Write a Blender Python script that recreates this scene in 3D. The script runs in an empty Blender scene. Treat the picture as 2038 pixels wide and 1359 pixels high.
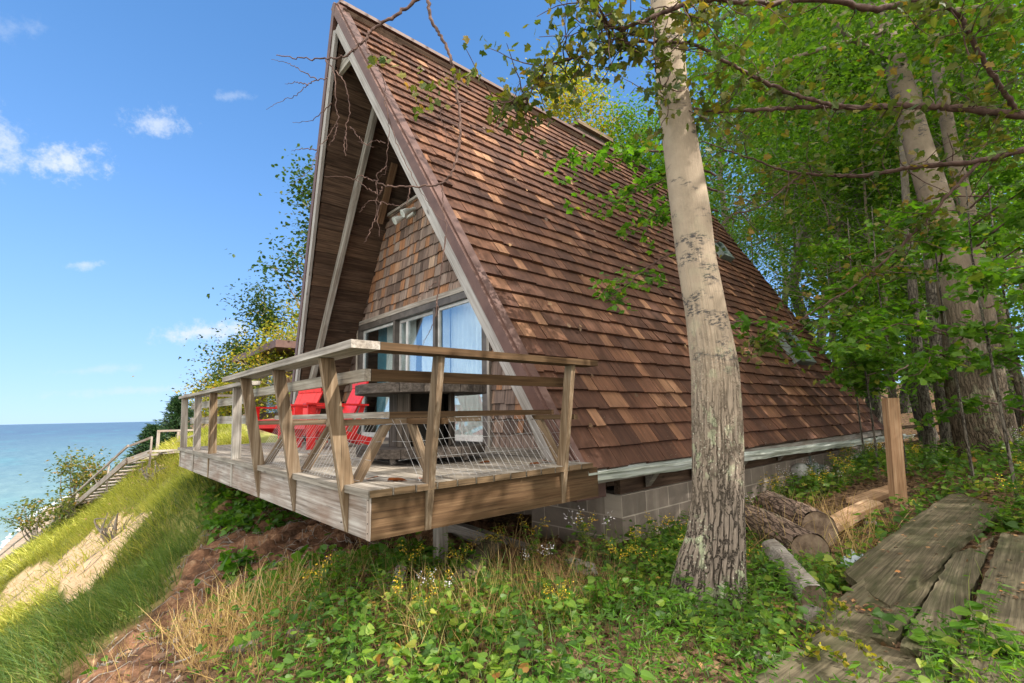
import bpy, math, random
import numpy as np
from mathutils import Matrix, Vector
SC = bpy.context.scene
COL = SC.collection
RNG = np.random.default_rng(7)
R = math.radians

# ------------------------------------------------------------------ camera
# the eye is the world origin; X runs along the ridge inland, Y runs along the lake front, Z is up
FPX, PITCH, ROLL, YAW = 982.58, .14522649, -.0210383573, .843709459
CX, CY = 1019., 679.5
_H = np.array([math.cos(YAW), math.sin(YAW), 0]); _R = np.array([math.sin(YAW), -math.cos(YAW), 0]); _Z = np.array([0, 0, 1.])
_F = math.cos(PITCH)*_H+math.sin(PITCH)*_Z; _U = -math.sin(PITCH)*_H+math.cos(PITCH)*_Z
_R2 = math.cos(ROLL)*_R+math.sin(ROLL)*_U; _U2 = -math.sin(ROLL)*_R+math.cos(ROLL)*_U
cam_d = bpy.data.cameras.new('camera'); cam = bpy.data.objects.new('camera', cam_d); COL.objects.link(cam)
cam.matrix_world = Matrix([[_R2[i], _U2[i], -_F[i], 0] for i in range(3)]+[[0, 0, 0, 1]])
cam_d.sensor_width = 36; cam_d.lens = FPX/2038*36; cam_d.clip_start = .05; cam_d.clip_end = 60000
SC.camera = cam
def ray(x, y): return (x-CX)*_R2-(y-CY)*_U2+FPX*_F
def atd(x, y, d):                      # world point seen at photo pixel x, y, at d metres of forward distance
    r = ray(x, y); return r*(d/(r@_H))
def aty(x, y, Y):
    r = ray(x, y); return r*(Y/r[1])

# ------------------------------------------------------------------ light
SUN = np.array([.30, -.70, .66]); SUN /= np.linalg.norm(SUN)
w = bpy.data.worlds.new('World'); SC.world = w; w.use_nodes = True
nt = w.node_tree; N = nt.nodes; L = nt.links; N.clear()
def nn(t, **k):
    n = N.new(t)
    for a, b in k.items(): setattr(n, a, b)
    return n
sky = nn('ShaderNodeTexSky', sky_type='NISHITA'); sky.sun_disc = False
sky.sun_elevation = math.asin(SUN[2]); sky.sun_rotation = math.atan2(SUN[0], SUN[1]); sky.altitude = 150; sky.air_density = 1.0; sky.dust_density = .25; sky.ozone_density = 2.2
bg = nn('ShaderNodeBackground'); bg.inputs[1].default_value = .15
out = nn('ShaderNodeOutputWorld')
tc = nn('ShaderNodeTexCoord')
# a handful of small fair-weather clouds at fixed compass directions
def nrm_(v): v = np.array(v, float); return v/np.linalg.norm(v)
def cloud(px, py, rw, rh, amount, prev):
    d = ray(px, py); d = d/np.linalg.norm(d)
    t1 = ray(px+40, py-2)-ray(px, py); t1 = t1-d*(t1@d); t1 /= np.linalg.norm(t1); t2 = np.cross(t1, d)
    a = nn('ShaderNodeVectorMath', operation='DOT_PRODUCT'); a.inputs[1].default_value = t1/(rw/FPX)
    b = nn('ShaderNodeVectorMath', operation='DOT_PRODUCT'); b.inputs[1].default_value = t2/(rh/FPX)
    off = nn('ShaderNodeVectorMath', operation='SUBTRACT'); off.inputs[1].default_value = d
    L.new(tc.outputs['Generated'], off.inputs[0]); L.new(off.outputs[0], a.inputs[0]); L.new(off.outputs[0], b.inputs[0])
    cmb = nn('ShaderNodeCombineXYZ'); L.new(a.outputs['Value'], cmb.inputs[0]); L.new(b.outputs['Value'], cmb.inputs[1])
    f = nn('ShaderNodeVectorMath', operation='DOT_PRODUCT'); f.inputs[1].default_value = d*3; L.new(off.outputs[0], f.inputs[0])
    L.new(f.outputs['Value'], cmb.inputs[2])
    ln = nn('ShaderNodeVectorMath', operation='LENGTH'); L.new(cmb.outputs[0], ln.inputs[0])
    cq = nn('ShaderNodeMath', operation='MULTIPLY_ADD'); cq.inputs[1].default_value = 3.4; cq.inputs[2].default_value = -1.15; L.new(cn.outputs[0], cq.inputs[0])
    s = nn('ShaderNodeMath', operation='ADD'); L.new(ln.outputs['Value'], s.inputs[0]); L.new(cq.outputs[0], s.inputs[1])
    m = nn('ShaderNodeMapRange'); m.interpolation_type = 'SMOOTHSTEP'
    m.inputs['From Min'].default_value = 1.7; m.inputs['From Max'].default_value = .35; m.inputs['To Max'].default_value = amount
    L.new(s.outputs[0], m.inputs['Value'])
    if prev is None: return m.outputs[0]
    mx = nn('ShaderNodeMath', operation='MAXIMUM'); L.new(prev, mx.inputs[0]); L.new(m.outputs[0], mx.inputs[1])
    return mx.outputs[0]
cn = nn('ShaderNodeTexNoise'); cn.inputs['Scale'].default_value = 42; cn.inputs['Detail'].default_value = 9; cn.inputs['Roughness'].default_value = .68
L.new(tc.outputs['Generated'], cn.inputs['Vector'])
cl = None
for c in [(415, 661, 78, 20, .95), (128, 322, 54, 26, .95), (312, 242, 46, 20, .7), (172, 527, 20, 9, .6), (-18, 292, 36, 44, .75), (30, 52, 36, 16, .2),
          (470, 190, 34, 9, .3), (560, 700, 90, 16, .45), (200, 735, 60, 8, .3), (300, 775, 150, 8, .35)]:
    cl = cloud(*c, cl)
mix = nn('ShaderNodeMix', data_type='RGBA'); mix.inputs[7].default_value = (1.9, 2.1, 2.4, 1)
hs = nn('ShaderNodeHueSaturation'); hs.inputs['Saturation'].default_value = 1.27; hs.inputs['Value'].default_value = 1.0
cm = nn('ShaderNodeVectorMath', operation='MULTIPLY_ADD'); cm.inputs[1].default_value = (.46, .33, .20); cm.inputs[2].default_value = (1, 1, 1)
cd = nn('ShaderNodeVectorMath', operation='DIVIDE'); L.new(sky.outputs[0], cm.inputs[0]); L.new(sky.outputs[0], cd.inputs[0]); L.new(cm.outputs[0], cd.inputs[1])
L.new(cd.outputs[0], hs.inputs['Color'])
L.new(cl, mix.inputs[0]); L.new(hs.outputs[0], mix.inputs[6])
# unseen bright cloud bank added behind and above the camera as fill light
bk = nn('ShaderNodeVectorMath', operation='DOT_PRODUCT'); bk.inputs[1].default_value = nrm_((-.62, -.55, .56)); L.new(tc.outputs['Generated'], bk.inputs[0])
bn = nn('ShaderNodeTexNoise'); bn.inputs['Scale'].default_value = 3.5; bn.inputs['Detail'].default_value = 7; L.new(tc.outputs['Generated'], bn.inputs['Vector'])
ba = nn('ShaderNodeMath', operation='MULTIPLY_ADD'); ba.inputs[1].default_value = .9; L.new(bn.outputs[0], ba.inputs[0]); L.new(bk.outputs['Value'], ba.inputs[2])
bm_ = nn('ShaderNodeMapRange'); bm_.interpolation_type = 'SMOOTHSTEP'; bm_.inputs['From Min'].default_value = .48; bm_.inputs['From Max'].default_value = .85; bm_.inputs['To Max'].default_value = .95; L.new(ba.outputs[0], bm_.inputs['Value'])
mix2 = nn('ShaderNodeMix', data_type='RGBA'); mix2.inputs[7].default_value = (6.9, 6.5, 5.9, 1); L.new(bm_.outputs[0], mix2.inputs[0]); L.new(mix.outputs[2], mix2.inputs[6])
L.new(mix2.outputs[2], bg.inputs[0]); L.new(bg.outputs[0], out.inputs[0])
sl = bpy.data.lights.new('sun', 'SUN'); sl.energy = 2.9; sl.angle = R(.55); sl.color = (1, .93, .82)
so = bpy.data.objects.new('sun', sl); COL.objects.link(so); so.rotation_euler = Vector(SUN.tolist()).to_track_quat('Z', 'Y').to_euler()
SC.view_settings.view_transform = 'Standard'; SC.view_settings.look = 'None'; SC.view_settings.gamma = 1; SC.view_settings.exposure = 1.58
SC.cycles.max_bounces = 7; SC.cycles.diffuse_bounces = 3; SC.cycles.glossy_bounces = 3; SC.cycles.transmission_bounces = 4; SC.cycles.transparent_max_bounces = 6

# ------------------------------------------------------------------ helpers
def tag(o, label=None, cat=None, group=None, kind=None):
    for k, v in (('label', label), ('category', cat), ('group', group), ('kind', kind)):
        if v: o[k] = v
    return o
def thing(name, loc, label, cat, group=None):
    o = bpy.data.objects.new(name, None); o.empty_display_size = .1; COL.objects.link(o); o.location = loc
    o.rotation_mode = 'XYZ'; return tag(o, label, cat, group)
def copy_tree(o, parent=None):
    c = o.copy(); COL.objects.link(c)
    if parent is not None: c.parent = parent
    for ch in [x for x in o.children]: copy_tree(ch, c)
    return c
def nrm(v): v = np.asarray(v, float); return v/(np.linalg.norm(v)+1e-12)
class MB:
    def __init__(s): s.V = []; s.F = []; s.G = []; s.r = []; s.c = []; s.n = 0
    def add(s, V, F, G=None, rnd=0., mat=0):
        V = np.asarray(V, float).reshape(-1, 3); k = len(V)
        s.V.append(V); s.G.append(np.asarray(G, float) if G is not None else V); s.r.append(np.full(k, rnd) if np.isscalar(rnd) else np.asarray(rnd, float))
        if isinstance(F, np.ndarray): s.F.append((F+s.n, mat))
        else:
            by = {}
            for f in F: by.setdefault(len(f), []).append(f)
            for fs in by.values(): s.F.append((np.array(fs)+s.n, mat))
        s.n += k
    def box(s, p0, p1, u, v, rnd=None, mat=0, taper=1.):     # bar p0 -> p1, full cross vectors u, v
        p0, p1, u, v = (np.asarray(a, float) for a in (p0, p1, u, v)); u = u/2; v = v/2
        V = [p0-u-v, p0+u-v, p0+u+v, p0-u+v, p1-u*taper-v*taper, p1+u*taper-v*taper, p1+u*taper+v*taper, p1-u*taper+v*taper]
        Ln = np.linalg.norm(p1-p0); a = np.linalg.norm(u)*2; b = np.linalg.norm(v)*2; o = RNG.random(3)*40
        G = [(0, 0, 0), (0, a, 0), (0, a, b), (0, 0, b), (Ln, 0, 0), (Ln, a, 0), (Ln, a, b), (Ln, 0, b)]
        s.add(V, [(0, 3, 2, 1), (4, 5, 6, 7), (0, 1, 5, 4), (1, 2, 6, 5), (2, 3, 7, 6), (3, 0, 4, 7)], np.array(G)+o, RNG.random() if rnd is None else rnd, mat)
    def bar(s, p0, p1, w, h, up=(0, 0, 1), **k):             # w across, h along 'up'
        d = nrm(np.subtract(p1, p0)); up = np.asarray(up, float); x = nrm(np.cross(up, d)); y = np.cross(d, x)
        s.box(p0, p1, x*w, y*h, **k)
    def aab(s, a, b, **k):                                   # axis aligned, grain along the longest side
        a = np.asarray(a, float); b = np.asarray(b, float); d = np.abs(b-a); i = int(np.argmax(d)); c = (a+b)/2
        e = np.eye(3); p0 = c-e[i]*d[i]/2; p1 = c+e[i]*d[i]/2; j, l = [q for q in range(3) if q != i]
        s.box(p0, p1, e[j]*d[j], e[l]*d[l], **k)
    def poly(s, P, **k): s.add(P, [tuple(range(len(P)))], **k)
    def tube(s, P, rad, n=8, rnd=0., jit=None, mat=0, cap=True):
        P = np.asarray(P, float); m = len(P); rad = np.broadcast_to(rad, (m,)).astype(float)
        T = np.gradient(P, axis=0); T /= np.linalg.norm(T, axis=1)[:, None]+1e-12
        x = nrm(np.cross(T[0], (0, 0, 1) if abs(T[0][2]) < .9 else (1, 0, 0))); V = []; G = []; ln = 0
        o = RNG.random()*30
        a = np.arange(n)/n*2*np.pi
        for i in range(m):
            x = nrm(x-T[i]*(x@T[i])); y = np.cross(T[i], x)
            rr = rad[i] if jit is None else rad[i]*jit(a, ln)
            V.append(P[i]+(np.cos(a)*rr)[:, None]*x+(np.sin(a)*rr)[:, None]*y)
            G.append(np.c_[np.cos(a)*rad[i], np.sin(a)*rad[i], np.full(n, ln+o)])
            if i < m-1: ln += np.linalg.norm(P[i+1]-P[i])
        i = np.arange(m-1)[:, None]*n; j = np.arange(n)[None]; k = (j+1) % n
        F = np.stack([i+j, i+k, i+n+k, i+n+j], -1).reshape(-1, 4)
        s.add(np.concatenate(V), F, np.concatenate(G), rnd, mat)
        if cap:
            for q, e in ((0, P[0]), (m-1, P[-1])):
                rg = V[q]; s.add(np.r_[rg, [e]], [((t+1) % n, t, n) if q == 0 else (t, (t+1) % n, n) for t in range(n)], None, rnd, mat)
    def leaves(s, P, D, Nn, size, T, Tf, rnd=None):          # scatter one template along directions D with normals Nn
        P = np.asarray(P, float); k = len(P)
        if k == 0: return
        D = D/(np.linalg.norm(D, axis=1)[:, None]+1e-9); Nn = Nn-D*(Nn*D).sum(1)[:, None]; Nn /= np.linalg.norm(Nn, axis=1)[:, None]+1e-9
        B = np.cross(Nn, D); size = np.broadcast_to(size, (k,))
        T = np.asarray(T, float); V = P[:, None]+size[:, None, None]*(T[None, :, 0, None]*D[:, None]+T[None, :, 1, None]*B[:, None]+T[None, :, 2, None]*Nn[:, None])
        r = RNG.random(k) if rnd is None else rnd
        by = {}
        for f in Tf: by.setdefault(len(f), []).append(f)
        base = s.n; nt_ = len(T)
        s.V.append(V.reshape(-1, 3)); s.G.append(np.tile(T, (k, 1))); s.r.append(np.repeat(r, nt_)); s.n += k*nt_
        for ln, fs in by.items():
            F = (np.arange(k)[:, None, None]*nt_+np.array(fs)[None]).reshape(-1, ln); s.F.append((F+base, 0))
    def build(s, name, mats, parent=None, smooth=False, local=False):
        me = bpy.data.meshes.new(name)
        V = np.concatenate(s.V); me.vertices.add(len(V)); me.vertices.foreach_set('co', V.ravel().astype(np.float32))
        li = []; tot = []; mi = []
        for F, m in s.F: li.append(F.ravel()); tot.append(np.full(len(F), F.shape[1])); mi.append(np.full(len(F), m))
        li = np.concatenate(li); tot = np.concatenate(tot); mi = np.concatenate(mi)
        me.loops.add(len(li)); me.loops.foreach_set('vertex_index', li.astype(np.int32))
        me.polygons.add(len(tot)); me.polygons.foreach_set('loop_start', np.r_[0, np.cumsum(tot)[:-1]].astype(np.int32)); me.polygons.foreach_set('loop_total', tot.astype(np.int32))
        me.polygons.foreach_set('material_index', mi.astype(np.int32)); me.polygons.foreach_set('use_smooth', np.full(len(tot), bool(smooth)))
        a = me.attributes.new('gr', 'FLOAT_VECTOR', 'POINT'); a.data.foreach_set('vector', np.concatenate(s.G).ravel().astype(np.float32))
        a = me.attributes.new('rnd', 'FLOAT', 'POINT'); a.data.foreach_set('value', np.concatenate(s.r).astype(np.float32))
        for m in (mats if isinstance(mats, (list, tuple)) else [mats]): me.materials.append(m)
        me.update(calc_edges=True); me.validate()
        o = bpy.data.objects.new(name, me); COL.objects.link(o)
        if parent is not None:
            o.parent = parent; p = parent; off = Vector((0, 0, 0))
            while p is not None: off += p.location; p = p.parent
            if not local: me.transform(Matrix.Translation(-off))
        return o

# value noise
def vnoise(x, y, f, seed=0):
    x = np.asarray(x)*f; y = np.asarray(y)*f
    xi = np.floor(x).astype(np.int64); yi = np.floor(y).astype(np.int64); u = x-xi; v = y-yi; u = u*u*(3-2*u); v = v*v*(3-2*v)
    def h(a, b):
        n = (a*374761393+b*668265263+seed*144269504) & 0xffffffff; n = ((n ^ (n >> 13))*1274126177) & 0xffffffff
        return ((n ^ (n >> 16)) & 0xffff)/65535.
    return (h(xi, yi)*(1-u)+h(xi+1, yi)*u)*(1-v)+(h(xi, yi+1)*(1-u)+h(xi+1, yi+1)*u)*v
def fbm(x, y, f, o=4, seed=0):
    s = 0; a = 1; t = 0
    for i in range(o): s = s+a*vnoise(x, y, f*2**i, seed+i); t += a; a *= .5
    return s/t

# ------------------------------------------------------------------ materials
def mat(name, rough=.7, spec=.3):
    m = bpy.data.materials.new(name); m.use_nodes = True; t = m.node_tree; b = t.nodes['Principled BSDF']
    b.inputs['Roughness'].default_value = rough; b.inputs['Specular IOR Level'].default_value = spec
    return m, t, b
def node(t, ty, **k):
    n = t.nodes.new(ty)
    for a, b in k.items():
        if a.startswith('i_'): n.inputs[a[2:]].default_value = b
        else: setattr(n, a, b)
    return n
def ramp(t, src, stops):
    r = t.nodes.new('ShaderNodeValToRGB'); e = r.color_ramp.elements
    while len(e) < len(stops): e.new(.5)
    for q, (p, c) in zip(e, stops): q.position = p; q.color = (*c, 1)
    t.links.new(src, r.inputs[0]); return r.outputs[0]
def attr(t, n, o='Vector'):
    a = t.nodes.new('ShaderNodeAttribute'); a.attribute_name = n; return a.outputs[o]
def scaled(t, src, sc):
    m = t.nodes.new('ShaderNodeVectorMath'); m.operation = 'MULTIPLY'; m.inputs[1].default_value = sc; t.links.new(src, m.inputs[0]); return m.outputs[0]
def noise(t, src, scale, detail=4, rough=.6, sc=None):
    n = node(t, 'ShaderNodeTexNoise'); n.inputs['Scale'].default_value = scale; n.inputs['Detail'].default_value = detail; n.inputs['Roughness'].default_value = rough
    if sc is not None: src = scaled(t, src, sc)
    if src is not None: t.links.new(src, n.inputs['Vector'])
    return n.outputs[0]
def mixc(t, f, a, b, mode='MIX'):
    m = t.nodes.new('ShaderNodeMix'); m.data_type = 'RGBA'; m.blend_type = mode
    for i, v in ((0, f), (6, a), (7, b)):
        if hasattr(v, 'links') or isinstance(v, bpy.types.NodeSocket): t.links.new(v, m.inputs[i])
        else: m.inputs[i].default_value = v if i == 0 else (*v, 1)
    return m.outputs[2]
def math_(t, op, a, b=None, clamp=False):
    m = t.nodes.new('ShaderNodeMath'); m.operation = op; m.use_clamp = clamp
    for i, v in enumerate((a, b)):
        if v is None: continue
        if isinstance(v, bpy.types.NodeSocket): t.links.new(v, m.inputs[i])
        else: m.inputs[i].default_value = v
    return m.outputs[0]
def bump(t, b, h, s=.4, d=.01):
    n = t.nodes.new('ShaderNodeBump'); n.inputs['Strength'].default_value = s; n.inputs['Distance'].default_value = d
    t.links.new(h, n.inputs['Height']); t.links.new(n.outputs[0], b.inputs['Normal'])

def wood(name, dark, mid, light, stain=(.10, .07, .045), st=.5, rough=.8, tint=.5):
    m, t, b = mat(name, rough, .2); g = attr(t, 'gr')
    f = noise(t, g, 1, 6, .65, (1.6, 55, 55)); c = ramp(t, f, [(.3, dark), (.5, mid), (.7, light)])
    w2 = noise(t, g, 1, 4, .6, (2.2, 7, 7)); s = ramp(t, w2, [(.42, (0, 0, 0)), (.68, (1, 1, 1))])
    c = mixc(t, math_(t, 'MULTIPLY', s, st), c, stain)
    r = attr(t, 'rnd', 'Fac'); c = mixc(t, tint, c, ramp(t, r, [(0, (.62, .58, .55)), (.5, (.9, .9, .9)), (1, (1.15, 1.1, 1.0))]), 'MULTIPLY')
    # knots and fine checks
    v = node(t, 'ShaderNodeTexVoronoi'); v.inputs['Scale'].default_value = 1; t.links.new(scaled(t, g, (1.9, 5.5, 5.5)), v.inputs['Vector'])
    k = ramp(t, v.outputs['Distance'], [(.05, (1, 1, 1)), (.11, (0, 0, 0))]); c = mixc(t, math_(t, 'MULTIPLY', k, .75), c, tuple(x*.35 for x in dark))
    cr = noise(t, g, 1, 2, .5, (2.5, 130, 130)); cr = ramp(t, cr, [(.30, (1, 1, 1)), (.36, (0, 0, 0))]); c = mixc(t, math_(t, 'MULTIPLY', cr, .6), c, tuple(x*.3 for x in dark))
    t.links.new(c, b.inputs['Base Color']); bump(t, b, f, .35, .004); return m
def plain(name, c1, c2, scale=8, rough=.6, spec=.3, bs=.1, metal=0):
    m, t, b = mat(name, rough, spec); g = node(t, 'ShaderNodeTexCoord').outputs['Object']
    f = noise(t, g, scale, 5, .65); t.links.new(ramp(t, f, [(.35, c1), (.65, c2)]), b.inputs['Base Color']); b.inputs['Metallic'].default_value = metal
    if bs: bump(t, b, f, bs, .01)
    return m
def leafmat(name, stops, trans=.45, rough=.5, wear=.3):
    m, t, b = mat(name, rough, .35)
    g = node(t, 'ShaderNodeTexCoord').outputs['Object']
    r = math_(t, 'ADD', attr(t, 'rnd', 'Fac'), math_(t, 'MULTIPLY', math_(t, 'SUBTRACT', noise(t, g, .9, 3, .6), .5), wear), True)
    c = ramp(t, r, stops)
    v = math_(t, 'ABSOLUTE', node(t, 'ShaderNodeSeparateXYZ').outputs[1]); t.links.new(attr(t, 'gr'), [n for n in t.nodes if n.type == 'SEPXYZ'][0].inputs[0])
    vein = ramp(t, v, [(.0, (1.25, 1.25, 1.1)), (.05, (1, 1, 1)), (1, (.9, .95, .9))]); c = mixc(t, .8, c, vein, 'MULTIPLY')
    t.links.new(c, b.inputs['Base Color'])
    tr = node(t, 'ShaderNodeBsdfTranslucent'); t.links.new(mixc(t, 1, c, (1.3, 1.38, .5), 'MULTIPLY'), tr.inputs[0])
    mx = node(t, 'ShaderNodeMixShader'); mx.inputs[0].default_value = trans
    o = t.nodes['Material Output']; t.links.new(b.outputs[0], mx.inputs[1]); t.links.new(tr.outputs[0], mx.inputs[2]); t.links.new(mx.outputs[0], o.inputs[0]); return m
M = {}
M['grey'] = wood('weathered_grey_wood', (.16, .145, .13), (.34, .315, .285), (.55, .52, .48), (.14, .095, .06), .5)
M['fascia'] = wood('bleached_fascia_wood', (.17, .145, .125), (.36, .325, .30), (.56, .53, .50), (.19, .105, .065), .6)
M['brown'] = wood('brown_wood', (.042, .023, .011), (.092, .052, .026), (.16, .10, .055), (.05, .035, .018), .6)
M['rail'] = wood('railing_wood', (.085, .058, .036), (.19, .135, .088), (.34, .28, .21), (.085, .052, .026), .6)
M['endgrain'] = wood('brown_board_ends', (.07, .045, .025), (.16, .105, .06), (.26, .185, .12), (.07, .05, .025), .5)
M['orange'] = wood('fresh_orange_wood', (.12, .07, .04), (.22, .13, .075), (.32, .21, .13), (.16, .08, .04), .4)
M['deck'] = wood('deck_board_wood', (.13, .11, .09), (.28, .25, .215), (.44, .41, .37), (.10, .08, .06), .5)
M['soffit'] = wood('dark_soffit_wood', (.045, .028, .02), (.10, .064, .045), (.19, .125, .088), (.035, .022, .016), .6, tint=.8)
M['barge'] = wood('grey_barge_wood', (.22, .20, .19), (.34, .325, .315), (.46, .45, .44), (.20, .17, .15), .4, tint=.2)
M['plank'] = wood('mossy_plank_wood', (.05, .04, .026), (.125, .103, .066), (.23, .195, .13), (.05, .055, .022), .85)
M['spool'] = wood('old_spool_wood', (.03, .025, .022), (.085, .07, .06), (.17, .145, .13), (.03, .025, .022), .6)
M['post'] = wood('cedar_post_wood', (.22, .12, .06), (.38, .24, .14), (.50, .36, .24), (.26, .15, .09), .5)
M['trim'] = plain('brown_painted_metal', (.085, .045, .038), (.125, .07, .058), 5, .55, .3, .05)
M['red'] = plain('red_painted_wood', (.50, .010, .010), (.68, .018, .016), 14, .5, .45, .05)
M['white'] = plain('dirty_white_metal', (.38, .40, .37), (.72, .74, .72), 9, .5, .4, .05)
M['frame'] = plain('bronze_window_frame', (.05, .042, .038), (.11, .095, .085), 6, .5, .4, .05)
M['frame_w'] = plain('pale_window_frame', (.42, .42, .42), (.6, .6, .6), 6, .5, .4, .05)
M['black'] = plain('dark_interior', (.012, .011, .01), (.03, .027, .022), 3, .9, .1, 0)
M['wire'] = plain('galvanised_wire', (.28, .28, .28), (.45, .45, .45), 30, .4, .5, 0, .6)
M['curtain'] = plain('pale_curtain_cloth', (.78, .77, .74), (.88, .87, .84), 4, .9, .1, 0)
M['curtain_b'] = plain('blue_curtain_cloth', (.10, .28, .36), (.18, .40, .48), 4, .9, .1, 0)
M['meter'] = plain('grey_green_metal', (.10, .13, .12), (.17, .21, .2), 8, .5, .4, .05)
M['stone'] = plain('chimney_stone', (.07, .06, .05), (.24, .21, .18), 5, .9, .2, .5)
M['plastic'] = plain('pale_blue_plastic', (.22, .27, .31), (.36, .42, .46), 12, .3, .5, .1)
M['dryleaf'] = plain('dry_leaf', (.30, .07, .02), (.42, .16, .05), 30, .7, .2, .1)

def tile_mat(name, stops, streak, grain):
    m, t, b = mat(name, .75, .22); g = attr(t, 'gr'); r = attr(t, 'rnd', 'Fac')
    c = ramp(t, r, stops)
    f = noise(t, g, 1, 5, .65, grain); c = mixc(t, streak, c, ramp(t, f, [(.25, (.35, .32, .3)), (.5, (.95, .95, .95)), (.75, (1.7, 1.6, 1.5))]), 'MULTIPLY')
    co = node(t, 'ShaderNodeTexCoord').outputs['Object']
    big = noise(t, co, 1.3, 4, .6); c = mixc(t, .5, c, ramp(t, big, [(.35, (.7, .72, .72)), (.65, (1.2, 1.15, 1.1))]), 'MULTIPLY')
    v = node(t, 'ShaderNodeTexVoronoi'); v.inputs['Scale'].default_value = 34; t.links.new(co, v.inputs['Vector'])
    n2 = noise(t, co, 3, 2); sp = math_(t, 'LESS_THAN', math_(t, 'ADD', v.outputs['Distance'], math_(t, 'MULTIPLY', n2, .35)), .24)
    c = mixc(t, math_(t, 'MULTIPLY', sp, .5), c, (.42, .44, .36))
    t.links.new(c, b.inputs['Base Color']); bump(t, b, f, .3, .004); return m
M['roof'] = tile_mat('brown_roof_shingle', [(0, (.062, .030, .021)), (.4, (.096, .045, .029)), (.65, (.130, .061, .037)), (.85, (.190, .096, .056)), (1, (.28, .15, .088))], .7, (3, 26, 26))
M['shake'] = tile_mat('cedar_shake', [(0, (.10, .070, .058)), (.3, (.17, .12, .10)), (.55, (.26, .20, .17)), (.72, (.22, .125, .08)), (.9, (.31, .15, .075)), (1, (.42, .33, .26))], .95, (3, 42, 42))

m, t, b = mat('window_glass', .02, .5)
gl = node(t, 'ShaderNodeBsdfGlossy'); gl.inputs['Roughness'].default_value = .015; gl.inputs['Color'].default_value = (.86, .95, 1, 1)
tp = node(t, 'ShaderNodeBsdfTransparent'); tp.inputs[0].default_value = (.90, .95, .96, 1)
fr = node(t, 'ShaderNodeLayerWeight'); fr.inputs[0].default_value = .5
mx = node(t, 'ShaderNodeMixShader'); t.links.new(math_(t, 'ADD', math_(t, 'MULTIPLY', math_(t, 'POWER', fr.outputs['Facing'], 2.6), .75), .13, True), mx.inputs[0])
t.links.new(tp.outputs[0], mx.inputs[1]); t.links.new(gl.outputs[0], mx.inputs[2]); t.links.new(mx.outputs[0], t.nodes['Material Output'].inputs[0]); M['glass'] = m

# concrete block: courses, joints and a stained parge
m, t, b = mat('painted_concrete_block', .85, .15); g = attr(t, 'gr')
br = node(t, 'ShaderNodeTexBrick'); br.inputs['Scale'].default_value = 1; br.inputs['Brick Width'].default_value = .40; br.inputs['Row Height'].default_value = .2
br.inputs['Mortar Size'].default_value = .007; br.inputs['Mortar Smooth'].default_value = .3; br.inputs['Bias'].default_value = 0
br.inputs['Color1'].default_value = (.235, .20, .17, 1); br.inputs['Color2'].default_value = (.285, .24, .205, 1); br.inputs['Mortar'].default_value = (.50, .44, .38, 1)
t.links.new(g, br.inputs['Vector']); n1 = noise(t, g, 3, 5, .65); c = mixc(t, .7, br.outputs[0], ramp(t, n1, [(.3, (.62, .6, .58)), (.65, (1.15, 1.12, 1.08))]), 'MULTIPLY')
dr = noise(t, g, 1, 4, .6, (4, .6, 4)); c = mixc(t, math_(t, 'MULTIPLY', ramp(t, dr, [(.58, (0, 0, 0)), (.70, (1, 1, 1))]), .4), c, (.50, .43, .36))
t.links.new(c, b.inputs['Base Color']); bump(t, b, math_(t, 'SUBTRACT', noise(t, g, 60, 3), math_(t, 'MULTIPLY', br.outputs['Fac'], 3)), .3, .004); M['block'] = m

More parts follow.
